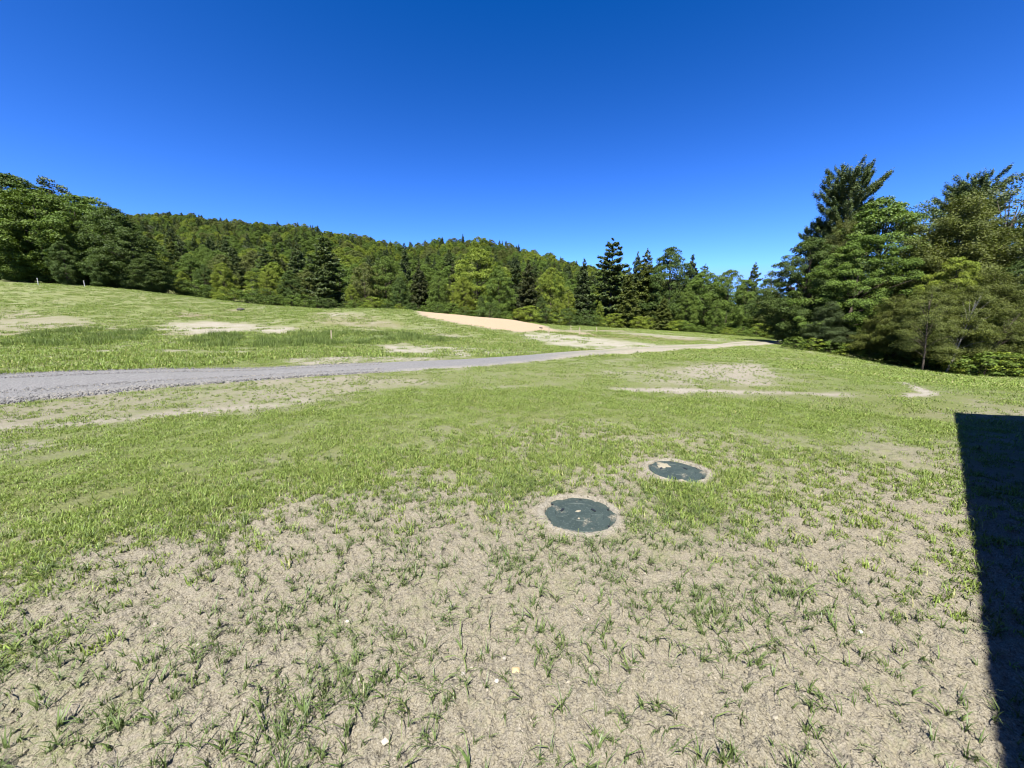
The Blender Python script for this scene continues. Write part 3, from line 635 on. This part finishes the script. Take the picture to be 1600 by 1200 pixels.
FRONT = [
 ('maple3', -20, 268, 77, 1.2, 'dark', 'dark leafy tree at the extreme left edge of the photo', GL),
 ('maple0', 18, 277, 79, 1.0, 'mid', 'tall dense tree with the highest rounded top in the left grove', GL),
 ('maple0', 70, 297, 83, .9, 'mid', 'leafy tree behind the wispy treetop of the left grove', GL),
 ('poplar1', 72, 280, 82, .8, 'pine', 'sparse wispy treetop standing above the left grove', GL),
 ('poplar1', 96, 292, 84, .7, 'pine', 'short thin spiky treetop just right of the wispy one in the left grove', GL),
 ('maple1', 52, 300, 74, 1.1, 'mid', 'leafy tree in front of the wispy top, behind the first white post', GL),
 ('maple3', 112, 308, 77, 1.0, 'mid', 'broad leafy tree behind the second white post', GL),
 ('maple2', 146, 310, 81, 1.0, 'mid', 'tree with a small rounded top at the right shoulder of the left grove', GL),
 ('maple0', 172, 326, 74, 1.0, 'dark', 'dark tree where the left grove begins to slope down to the hill', GL),
 ('maple1', 200, 358, 72, 1.1, 'dark', 'dark medium tree on the sloping right flank of the left grove', GL),
 ('maple2', 232, 398, 71, 1.3, 'dark', 'low spreading dark tree at the right end of the left grove', GL),
 ('maple3', 8, 350, 71, .8, 'mid', 'low leafy tree at the field edge, left of the first white post', GL),
 ('maple0', 95, 378, 70, .8, 'dark', 'low leafy tree at the field edge between the two white posts', GL),
 ('maple1', 150, 395, 70, .8, 'dark', 'low dark tree at the field edge right of the second white post', GL),
 ('maple0', 284, 425, 87, .75, 'bright', 'small round bright tree next to the dark left grove', GE),
 ('maple2', 318, 414, 91, .8, 'dark', 'dark green tree between two bright ones right of the left grove', GE),
 ('maple3', 347, 412, 87, .75, 'bright', 'yellow green tree, brightest of those right of the left grove', GE),
 ('poplar0', 392, 424, 84, 1.1, 'bright', 'light green birch with a white trunk showing near its foot', GE),
 ('maple1', 418, 420, 89, .6, 'bright', 'bright narrow tree immediately right of the birch', GE),
 ('maple0', 452, 424, 84, .85, 'dark', 'dark dome shaped tree left of the tall grey stemmed pine', GE),
 ('pine0', 412, 385, 102, 1.1, 'pine', 'soft needled pine rising behind the birch', GE),
 ('pine2', 463, 378, 104, 1.0, 'pine', 'pine behind the dark dome shaped tree', GE),
 ('pine1', 504, 366, 87, 1.3, 'pine', 'tall pine with long layered boughs and a grey stem above the mound', GE),
 ('maple2', 548, 445, 82, .7, 'bright', 'low yellow green tree right of the grey stemmed pine', GE),
 ('maple1', 566, 412, 88, .8, 'olive', 'olive leafy tree above the grassy mound', GE),
 ('maple3', 600, 402, 91, .7, 'mid', 'mid green tree with a rounded top above the mound crest', GE),
 ('maple0', 624, 434, 83, .7, 'dark', 'small dark bluish tree low at the mound crest', GE),
 ('spruce0', 654, 408, 88, 1.1, 'brown', 'dark brownish spruce at the left end of the sand patch', GE),
 ('pine0', 632, 388, 104, .9, 'pine', 'pine top behind the brownish spruce', GE),
 ('maple2', 684, 424, 84, .7, 'mid', 'leafy tree right of the brownish spruce, above the sand patch', GE),
 ('spruce1', 707, 412, 90, .8, 'brown', 'narrow dark spruce left of the big bright round maple', GE),
 ('maple3', 744, 390, 87, .95, 'bright', 'largest bright round crowned maple above the sand patch', GE),
 ('maple1', 722, 434, 80, .7, 'bright', 'lower yellow green tree in front of the big round maple', GE),
 ('maple0', 779, 418, 82, .8, 'mid', 'dense dark green tree right of the big round maple', GE),
 ('maple2', 752, 462, 77, .6, 'dark', 'small dark tree at the top edge of the sand patch', GE),
 ('spruce2', 806, 404, 88, 1.1, 'needle', 'dark conifer above the right half of the sand patch', GE),
 ('spruce1', 826, 408, 84, 1.15, 'brown', 'brown green spruce above the right tip of the sand patch', GE),
 ('maple3', 862, 420, 85, .75, 'bright', 'bright green round tree left of the four survey stakes', GE),
 ('maple1', 888, 456, 78, .6, 'bright', 'low yellow green tree directly behind the survey stakes', GE),
 ('maple0', 846, 462, 76, .6, 'dark', 'low dark tree behind the right tip of the sand patch', GE),
 ('spruce0', 913, 405, 87, 1.0, 'needle', 'pointed dark spruce left of the tallest lone pine', GE),
 ('pine1', 958, 373, 80, 1.35, 'pine', 'tallest lone pine with layered boughs standing against the sky', GE),
 ('maple2', 938, 470, 76, .5, 'bright', 'small light green tree at the foot of the lone pine', GE),
 ('spruce2', 984, 418, 75, 1.2, 'olive', 'olive spruce with a bare grey stem right of the lone pine', GE),
 ('spruce1', 997, 394, 92, .8, 'needle', 'thin pointed spruce top just left of the olive pointed one', GE),
 ('spruce0', 1012, 391, 82, 1.25, 'olive', 'olive green pointed spruce right of the lone pine', GE),
 ('maple0', 1050, 388, 80, .8, 'dark', 'tall dark leafy tree with a knobbly top in the middle of the right treeline', GE),
 ('spruce2', 1083, 398, 86, 1.1, 'needle', 'dark spruce top right of the tall knobbly tree', GE),
 ('pine2', 1102, 412, 88, .9, 'pine', 'small blue green pine top sloping down right of the spruce', GE),
 ('spruce1', 1038, 463, 69, 1.5, 'olive', 'low rounded olive evergreen in front of the tall knobbly tree', GE),
 ('maple1', 1107, 424, 75, .85, 'mid', 'broad green tree left of the gap in the right treeline', GE),
 ('maple3', 1142, 424, 72, .8, 'mid', 'broad green tree in the middle of the dip of the treeline', GE),
 ('maple2', 1076, 448, 70, .7, 'mid', 'rounded tree low in front of the dark spruce top', GE),
 ('pine0', 1181, 410, 80, .75, 'pine', 'dark pine top nearest the right grove', GE),
 ('maple0', 1170, 438, 64, .75, 'mid', 'green tree above the shaded end of the dirt road', GE),
 ('poplar1', 1207, 425, 84, .8, 'pine', 'thin pale treetop in the notch beside the right grove', GE),
 ('maple1', 1208, 452, 60, .7, 'olive', 'olive tree filling the notch left of the right grove', GE),
 ('maple3', 1120, 470, 62, .6, 'mid', 'low leafy tree left of the road end', GE),
 ('pine_near0', 1330, 278, 41, .85, 'pine', 'tallest pine in the photo, rising above the right grove', GRT),
 ('pine_near1', 1284, 355, 43, .75, 'pine', 'small pine top sticking out left of the tallest pine', GRT),
 ('maple_near0', 1268, 375, 36, .95, 'dark', 'big dark leafy tree forming the left end of the right grove', GRT),
 ('maple_near2', 1243, 432, 38, .55, 'dark', 'small dark tree on the outermost left flank of the right grove', GRT),
 ('maple_near1', 1388, 314, 36, 1.0, 'glossy', 'tall glossy leaved tree below and right of the tallest pine', GRT),
 ('maple_near2', 1345, 372, 33, .95, 'mid', 'dense leafy tree in the centre of the right grove', GRT),
 ('hemlock_near0', 1325, 340, 37, .6, 'olive', 'olive hemlock top at the foot of the tallest pine', GRT),
 ('pine_near1', 1524, 292, 38, .9, 'pine', 'dark bushy pine top above the olive hemlock at right', GRT),
 ('hemlock_near1', 1512, 306, 31, .95, 'olive', 'tall feathery olive hemlock near the right edge', GRT),
 ('wispy_near0', 1440, 318, 35, 1.0, 'pine', 'thin see-through tree in the gap of the right grove', GRT),
 ('wispy_near1', 1590, 280, 33, 1.25, 'pale', 'thin pale leaved tree cut by the right photo edge', GRT),
 ('maple_near0', 1500, 405, 26, .75, 'bright', 'rounded leafy tree in front of the tall feathery hemlock', GRT),
 ('hemlock_near2', 1400, 462, 27, 1.2, 'olive', 'low hemlock with level sprays left of the leaning white stem', GRT),
 ('hemlock_near0', 1470, 442, 24.5, 1.3, 'olive', 'low spreading hemlock above the leaning white stem', GRT),
 ('hemlock_near1', 1556, 425, 24.5, 1.1, 'olive', 'low hemlock right of the leaning white stem', GRT),
 ('hemlock_near2', 1300, 470, 31, 1.3, 'needle', 'low dark hemlock at the corner beside the shaded road', GRT),
 ('maple_near1', 1620, 400, 25, .8, 'dark', 'dark leafy tree partly outside the right photo edge', GRT),
 ('maple_near2', 1650, 320, 30, .8, 'dark', 'taller dark tree mostly outside the right photo edge', GRT),
 ('maple_near0', 1440, 395, 38, .7, 'dark', 'dark tree deep inside the gap of the right grove', GRT),
 ('maple_near1', 1570, 360, 36, .8, 'dark', 'dark tree deep behind the low hemlocks at right', GRT),
]
for f in FRONT: tree_px(*f)
# leaning thin stems at the lawn edge
for px, top, Y, tl, lab in ((1502, 450, 22.9, (0, R(14)), 'thin leaning tree with a white stem at the lawn edge'), (1462, 450, 22.4, (0, R(-3)), 'thin upright tree with a grey stem left of the white one'), (1548, 470, 22.6, (0, R(26)), 'thin strongly tilted tree right of the white stem')):
    t = tree_px('wispy_near1', px, top, Y, .9, 'olive', lab, GRT, bark=WBARK if 'white stem at' in lab else None, rz=0, tilt=tl)
# shrubs and weeds along the edges
def nth(i):
    a = 'first second third fourth fifth sixth seventh eighth ninth tenth eleventh twelfth thirteenth fourteenth fifteenth sixteenth seventeenth eighteenth nineteenth'.split()
    return a[i] if i < 19 else 'twentieth' if i == 19 else 'thirtieth' if i == 29 else ('twenty-' + a[i - 20]) if i < 29 else 'thirty-' + a[i - 30]
SHR = 'low bushes along the forest edge'
edgeR = [(1245, 547, 31), (1270, 549, 31), (1300, 553, 30), (1330, 558, 29), (1360, 566, 28), (1385, 570, 27.5), (1410, 573, 27), (1435, 576, 26.5), (1455, 579, 25.5), (1478, 583, 24.5), (1500, 584, 24), (1522, 584, 23), (1545, 585, 22), (1566, 584, 22), (1588, 585, 21.5), (1610, 585, 21)]
for i, (px, py, Y) in enumerate(edgeR):
    tree_px(('weed0', 'weed1', 'shrub0', 'shrub1')[i % 4] if i > 9 else ('weed0', 'weed1')[i % 2], px, py - (20 if i < 8 else 32), Y - .6, 1.5, ('mid', 'bright')[i % 2], nth(i) + ' from the left of the low leafy plants under the right grove', 'low plants under the right grove')
for i in range(26):
    px = 1000 + i * 9.0 + random.uniform(-3, 3); Y = float(np.interp(px, [1000, 1100, 1230], [73, 64, 53])) + random.uniform(-2, 2)
    tree_px('shrub%d' % (i % 3), px, float(np.interp(px, [1000, 1100, 1230], [500, 507, 514])) + random.uniform(-6, 4), Y, 1.4, random.choice(['bright', 'mid', 'mid']), nth(i) + ' from the left of the low bushes beyond the dirt track', SHR)
for i in range(34):
    px = 265 + i * 21 + random.uniform(-6, 6); Y = float(np.interp(px, [250, 400, 560, 800, 1000], [78, 78, 75, 73, 73])) + random.uniform(-1.5, 1.5)
    py0 = float(np.interp(px, [250, 400, 480, 560, 700, 800, 1000], [452, 474, 482, 484, 492, 500, 510]))
    tree_px('shrub%d' % (i % 3), px, py0 - random.uniform(12, 24), Y, 1.3, random.choice(['bright', 'mid', 'dark']), nth(i) + ' from the left of the bushes under the trees beyond the field', 'undergrowth beyond the field')

# fill rows behind the front row, then the forest on the hill
FILL = 'trees rising behind the front row of the forest'
FILLLAB = {'maple': 'rounded leafy tree behind the front row of the forest', 'spruce': 'pointed conifer behind the front row of the forest', 'pine': 'soft needled pine behind the front row of the forest'}
def region(X, Y):
    px = 800 + 600 * X / Y
    return ('near the left grove' if px < 330 else 'above the birch' if px < 540 else 'above the grassy mound' if px < 650 else 'above the sand patch' if px < 850
            else 'near the lone pine' if px < 1010 else 'above the road end' if px < 1250 else 'inside the right grove')
TW = {'bright': 'bright', 'mid': 'mid green', 'glossy': 'glossy', 'olive': 'olive', 'dark': 'dark', 'needle': 'dark', 'brown': 'brownish', 'pine': 'blue green', 'pale': 'pale'}
FILLED = {}
def filllab(k, tn, X, Y):
    key = (TW[tn] + ' ' + {'maple': 'leafy tree', 'spruce': 'pointed conifer', 'pine': 'pine'}[k], region(X, Y) + (', far' if Y > 130 else ', near') + ' back rows')
    FILLED.setdefault(key, []).append(X / Y); return '%s|%s|%.5f' % (key[0], key[1], X / Y)
def forest_pts(n, y0, y1, p0, p1, dmin):
    pts = []; cell = {}
    for _ in range(n * 12):
        px = random.uniform(p0, p1); u = random.random(); Y = math.sqrt(y0 * y0 + u * (y1 * y1 - y0 * y0)); X = (px - 800) / 600 * Y
        k = (int(X // dmin), int(Y // dmin))
        if any((X - a) ** 2 + (Y - b) ** 2 < dmin * dmin for i in (-1, 0, 1) for j in (-1, 0, 1) for a, b in cell.get((k[0] + i, k[1] + j), ())): continue
        cell.setdefault(k, []).append((X, Y)); pts.append((X, Y))
        if len(pts) >= n: break
    return pts
def pick(X, Y):
    n = float(fbm(np.array([X / 40]), np.array([Y / 40]), 12, 2)[0]); r = random.random()
    if n > .58: return ('pine%d' % random.randrange(3), 'pine') if r < .4 else ('spruce%d' % random.randrange(3), random.choice(['needle', 'brown', 'olive'])) if r < .6 else ('maple%d' % random.randrange(4), 'mid')
    if n < .5: return ('maple%d' % random.randrange(4), random.choice(['mid', 'bright', 'mid', 'olive'])) if r < .88 else ('spruce%d' % random.randrange(3), 'olive')
    return ('maple%d' % random.randrange(4), random.choice(['mid', 'bright', 'olive'])) if r < .68 else ('pine%d' % random.randrange(3), 'pine') if r < .88 else ('spruce%d' % random.randrange(3), 'brown')
for X, Y in sorted(forest_pts(185, 96, 165, 170, 980, 6.5), key=lambda q: q[1])[:185]:
    s, tn = pick(X, Y); k = ''.join(c for c in s if not c.isdigit()); H = random.uniform(10, 14.5) * (.8 if s[0] == 'm' else 1)
    if X / Y > .05: H *= .8
    tree(s, X, Y, H, random.uniform(.85, 1.1), tn, filllab(k, tn, X, Y), FILL)
for X, Y in forest_pts(26, 90, 120, 990, 1240, 7) + forest_pts(14, 45, 75, 1270, 1700, 7) + forest_pts(12, 90, 110, -100, 160, 8):
    s, tn = pick(X, Y); k = ''.join(c for c in s if not c.isdigit()); far = X / Y > .72
    tn = random.choice(['dark', 'needle']) if far else tn
    tree(s, X, Y, random.uniform(8, 10.5) if X / Y > 0 and not far else random.uniform(9, 12), 1.0, tn, filllab(k, tn, X, Y), FILL)
for o in list(COL.objects):                              # each tree of the back rows counted from the left among its like
    if '|' in str(o.get('label', '')):
        a, b, q = o['label'].split('|'); L = sorted(FILLED[(a, b)]); i = min(range(len(L)), key=lambda j: abs(L[j] - float(q)))
        o['label'] = (nth(i) + ' ' + a + ' from the left ' + b) if len(L) > 1 else a + ' ' + b
def hill():
    pts = forest_pts(6500, 150, 430, -60, 1120, 4.7)
    shapes = ['maple0', 'maple1', 'maple2', 'maple3', 'spruce0', 'spruce1', 'spruce2', 'pine0', 'pine1', 'pine2']
    tones = ['bright', 'mid', 'olive', 'dark', 'needle', 'brown', 'pine', 'pale']; combos, protos = {}, []
    P, Ro, S, I = [], [], [], []
    for X, Y in pts:
        s, tn = pick(X, Y)
        if random.random() < .09: s, tn = 'spruce%d' % random.randrange(3), 'needle'
        if tn == 'brown': tn = 'olive'
        if random.random() < .012 and X / Y < -.5: s, tn = 'maple1', 'pale'
        if (s, tn) not in combos:
            if len(protos) >= 26: s, tn = random.choice(list(combos))
            else:
                me = SH[s][0].copy(); me.materials.clear(); me.materials.append(TONE[tn]); combos[(s, tn)] = len(protos); protos.append(me)
        P.append((X, Y, h1(X, Y) - 1.2)); Ro.append((0, 0, random.uniform(0, 6.28))); q = random.uniform(.45, .72) * (1.12 if s[0] == 's' else 1); ww = 1.0 if s[0] == 'm' else 1.15 if s[0] == 'p' else .95; S.append((q * random.uniform(.9, 1.1) * ww, q * random.uniform(.9, 1.1) * ww, q)); I.append(combos[(s, tn)])
    scatter('forest', P, Ro, S, I, protos, 'mixed forest covering the far hillside up to the ridge', 'forest')
hill()

# ------------------------------------------------------------------ tank lids, stakes, posts, stones
LIDM = None
def lid_material():
    m, t, ns, l = mat('green_plastic_lid'); n = N(t); co = n('ShaderNodeTexCoord').outputs['Object']
    f = n.noise(co, 5.5, 5, .65, .3); f2 = n.noise(co, 60, 3, .6)
    c = n.mix(n.ramp(n.noise(co, 9, 3), .3, .7), (.032, .050, .045), (.050, .073, .064)); c = n.mix(n.ramp(f2, .55, .75), c, (.11, .14, .13))
    d = n.ramp(n.math('ADD', f, n.math('MULTIPLY', n.math('SUBTRACT', f2, .5), .25)), .59, .78); c = n.mix(1.0, n.mix(d, c, n.mix(f2, (.34, .30, .22), (.46, .41, .31))), (ALB, ALB, ALB), 'MULTIPLY')
    bp = n('ShaderNodeBump', {'Height': n.math('ADD', d, n.math('MULTIPLY', f2, .3)), 'Strength': .5, 'Distance': .01})
    b = n('ShaderNodeBsdfPrincipled', {'Base Color': c, 'Roughness': n.ramp(d, 0, 1, .65, .95), 'Specular IOR Level': .2, 'Normal': bp.outputs[0]})
    l.new(b.outputs[0], n('ShaderNodeOutputMaterial').inputs[0]); return m
LIDM = lid_material(); DARK = simple('black_screw', (.012, .014, .016), .5, .4, .2); SANDM = simple('dry_sand', (.36, .325, .24), .95, .05, .2, 60, .6)
def lid(p, r, rz, sandspots, label):
    x, y = p; t = empty('tank_lid', (x, y, -.014), rz, label, 'tank lid', 'round septic tank lids in the soil')
    K, rings = 72, [(0, .020), (.3, .019), (.32, .013), (.60, .012), (.62, .018), (.80, .017), (.82, .010), (.985, .008), (1.0, .002), (1.0, -.04)]
    V, F = [(0, 0, .020)], []
    for q, z in rings[1:]:
        for k in range(K):
            a = 2 * math.pi * k / K; zz = z + (.004 if (q in (.32, .60) and k % 12 < 2) else 0); V.append((r * 1.06 * q * math.cos(a), r * 1.06 * q * math.sin(a), zz))
    for k in range(K): F.append((0, 1 + k, 1 + (k + 1) % K))
    for i in range(len(rings) - 2):
        for k in range(K): a, b = 1 + i * K + k, 1 + i * K + (k + 1) % K; F.append((a, a + K, b + K, b))
    mb = MB(); mb.add(V, F); mb.build('lid_disc', LIDM, t, False)
    for k in range(6):
        a = 2 * math.pi * (k + .3) / 6; mb = MB(); mb.tube([(r * .9 * math.cos(a), r * .9 * math.sin(a), .006), (r * .9 * math.cos(a), r * .9 * math.sin(a), .016)], [.011, .010], 8); mb.build('screw', DARK, t)
    for a in (.5, 2.6):                                  # lifting recesses
        mb = MB(); mb.box((r * .5 * math.cos(a), r * .5 * math.sin(a), .014), (.05, .018, .008), a + 1.57); mb.build('lifting_slot', DARK, t)
    rng = np.random.default_rng(int(rz * 10) + 3)
    for sx, sy, sr in sandspots:
        n_, kk = 26, 5; V, F = [(sx * r, sy * r, .026)], []
        for j in range(1, kk + 1):
            for k in range(n_):
                a = 6.283 * k / n_; q = sr * r * j / kk * (1 + .22 * math.sin(2 * a + sx * 9) + .14 * math.sin(5 * a + sy * 20) + .07 * rng.normal())
                V.append((sx * r + q * math.cos(a) * 1.3, sy * r + q * math.sin(a), .026 - .022 * (j / kk) ** 2 + rng.normal() * .001))
        for k in range(n_): F.append((0, 1 + k, 1 + (k + 1) % n_))
        for j in range(kk - 1):
            for k in range(n_): a, b = 1 + j * n_ + k, 1 + j * n_ + (k + 1) % n_; F.append((a, a + n_, b + n_, b))
        mb = MB(); mb.add(V, F); mb.build('sand_spot', SANDM, t, True)
lid(LIDW[0][0], LIDW[0][1], 0, [(.0, .16, .10), (-.05, -.24, .05)], 'dark green round lid in the soil, nearer of the two, sand spot near its middle')
lid(LIDW[1][0], LIDW[1][1], 0, [(-.22, .60, .26), (-.35, .42, .16), (-.15, -.86, .16)], 'dark green round lid in the soil, farther of the two, its back covered by sand')

WOOD = simple('pale_stake_wood', (.62, .52, .36), .8, .2, .15, 20, .2); WHITE = simple('white_plastic_post', (.78, .78, .75), .5, .4, .05); FLAG = simple('orange_paint', (.75, .22, .06), .6, .3, .05)
def stake(px, base, top, w_, label, lean=0.0):
    x, y = ground_pt(px, base); z = h1(x, y); Hh = CAM_H + y * elev(top) - z
    t = empty('survey_stake', (x, y, z), .4, label, 'stake', 'wooden survey stakes in the field'); t.rotation_euler = (lean, lean * .7, .4)
    mb = MB(); h = w_ / 2; d = .014
    V = [(-h, -d, Hh), (h, -d, Hh), (h, d, Hh), (-h, d, Hh), (-h, -d, .0), (h, -d, 0), (h, d, 0), (-h, d, 0), (0, 0, -.2)]
    mb.add(V, [(0, 1, 2, 3), (0, 4, 5, 1), (1, 5, 6, 2), (2, 6, 7, 3), (3, 7, 4, 0), (4, 8, 5), (5, 8, 6), (6, 8, 7), (7, 8, 4)]); mb.build('shaft', WOOD, t)
    return t
stake(518, 532, 516, .07, 'pale wooden stake standing alone in the tall grass beyond the road', .03)
stake(857.5, 521.5, 511, .09, 'pale wooden stake nearest the right tip of the sand patch', .04)
stake(892, 518, 508.5, .08, 'short pale stake standing farther back between the others', -.02)
stake(905.5, 523, 511.5, .09, 'tallest pale stake beside the white gravelly ground', 0)
stake(932, 518.5, 511, .08, 'short pale stake farthest to the right of the four', 0)
def post(px, base, top, label):
    x, y = ground_pt(px, base); z = h1(x, y); Hh = CAM_H + y * elev(top) - z
    t = empty('white_post', (x, y, z), 0, label, 'post', 'white posts at the left field edge')
    mb = MB(); mb.tube([(0, 0, -.1), (0, 0, Hh)], [.05, .05], 14); mb.build('pipe', WHITE, t, False)
    mb = MB(); mb.tube([(0, 0, Hh), (0, 0, Hh + .07), (0, 0, Hh + .10)], [.065, .065, .045], 14); mb.build('cap', WHITE, t, False)
post(60, 445, 435.5, 'small white vent post at the upper left edge of the field, left one')
post(132.5, 448, 439.5, 'small white vent post right of the other, before the dark grove')
import bmesh
def stone(x, y, s, col, label, flat=.55, seed=0):
    bm = bmesh.new(); bmesh.ops.create_icosphere(bm, subdivisions=3, radius=.5); rng = np.random.default_rng(seed)
    for v in bm.verts: v.co *= 1 + .16 * math.sin(v.co.x * 7 + seed) * math.cos(v.co.y * 9) + rng.uniform(-.015, .015); v.co.z *= flat
    me = bpy.data.meshes.new('stone'); bm.to_mesh(me); bm.free(); me.polygons.foreach_set('use_smooth', np.ones(len(me.polygons), bool)); me.materials.append(simple('stone_%d' % seed, col, .8, .2, .15, 20, .3))
    o = link('stone', me); o.location = (x, y, gz(x, y) + s * .12); o.scale = (s, s * .9, s); return tag(o, label, 'stone')
for (px, py), s, c, lb in (((806, 1045), .042, (.62, .47, .25), 'yellow rounded stone lying on the bare soil in the foreground'),
                           ((788, 1029), .020, (.40, .37, .31), 'small white stone just behind the yellow stone'),
                           ((724, 1053), .022, (.38, .35, .30), 'small white stone beside a grass tuft left of the yellow stone'),
                           ((602, 1161), .028, (.62, .56, .44), 'pale tan stone near the bottom of the photo, left of centre'),
                           ((776, 1070), .020, (.66, .62, .52), 'small pale stone just below and left of the yellow stone'),
                           ((543, 970), .022, (.60, .55, .45), 'pale stone on bare soil left of the densest tufts'),
                           ((1345, 985), .024, (.60, .58, .54), 'light stone on the bare soil at right, near the shadow')):
    x, y = ground_pt(px, py); stone(x, y, s, c, lb, .6, px)
x, y = ground_pt(376, 485); stone(x, y, .9, (.10, .09, .07), 'dark boulder lying in the field below the bright trees', .5, 91)
x, y = ground_pt(845, 513); stone(x, y, .4, (.13, .11, .09), 'dark lump at the right end of the sand patch', .6, 92)

# ------------------------------------------------------------------ the house whose roof shades the lower right
def house():
    A = np.array([7.70, 6.52]); B = np.array([1.76, 1.14]); u = (A - B) / np.linalg.norm(A - B); v = np.array([u[1], -u[0]])
    he, run, ov, Lh = 3.0, 4.0, .35, 13.0; sh = he / math.tan(R(SUN_EL)); back = np.array([-math.sin(R(SHADOW_AZ)), -math.cos(R(SHADOW_AZ))]) * sh
    c = A + back; rot = math.atan2(u[1], u[0]); rise = .98
    t = empty('house', (c[0], c[1], 0), rot, 'house standing just outside the right edge, seen only by its roof shadow', 'house')
    # local frame: +x along the eave towards the front, -y away from the camera side
    wallm = simple('brown_clapboard', (.16, .12, .09), .85, .2, .12, 2, .2); roofm = simple('dark_shingles', (.05, .05, .055), .9, .2, .25, 12, .4); trim = simple('white_trim', (.7, .7, .68), .6, .3, .04); glass = simple('window_glass', (.03, .04, .05), .08, .6, .05)
    mb = MB(); x0, x1, y0, y1 = -Lh + .3, -.3, -ov, -2 * run + ov; ze = he + rise * ov - .12; zr = he + rise * run - .15
    V = [(x0, y0, -.3), (x1, y0, -.3), (x1, y1, -.3), (x0, y1, -.3), (x0, y0, ze), (x1, y0, ze), (x1, y1, ze), (x0, y1, ze), (x0, -run, zr), (x1, -run, zr)]
    mb.add(V, [(0, 4, 5, 1), (2, 6, 7, 3), (1, 5, 9, 6, 2), (3, 7, 8, 4, 0), (0, 1, 2, 3)]); mb.build('wall', wallm, t)
    mb = MB(); th = .16
    for s in (0, 1):
        a, b = (0, -run) if s == 0 else (-2 * run, -run); za, zb = he, he + rise * run
        V = [(-Lh, a, za), (0, a, za), (0, b, zb), (-Lh, b, zb), (-Lh, a, za - th), (0, a, za - th), (0, b, zb - th), (-Lh, b, zb - th)]
        mb.add(V, [(0, 1, 2, 3), (7, 6, 5, 4), (0, 4, 5, 1), (1, 5, 6, 2), (3, 2, 6, 7), (0, 3, 7, 4)])
    mb.build('roof', roofm, t)
    mb = MB(); mb.box((-9, -ov + .02, 1.0), (.95, .05, 2.0)); d = mb.build('door', trim, t); mb = MB(); mb.box((-9.35, -ov + .07, 1.0), (.04, .05, .12)); mb.build('handle', DARK, d)
    for wx in (-3.5, -6.0, -11.3):
        mb = MB(); mb.box((wx, -ov + .02, 1.6), (1.0, .05, 1.3)); f = mb.build('window', trim, t); mb = MB(); mb.box((wx, -ov + .048, 1.6), (.84, .02, 1.14)); mb.build('pane', glass, f)
house()
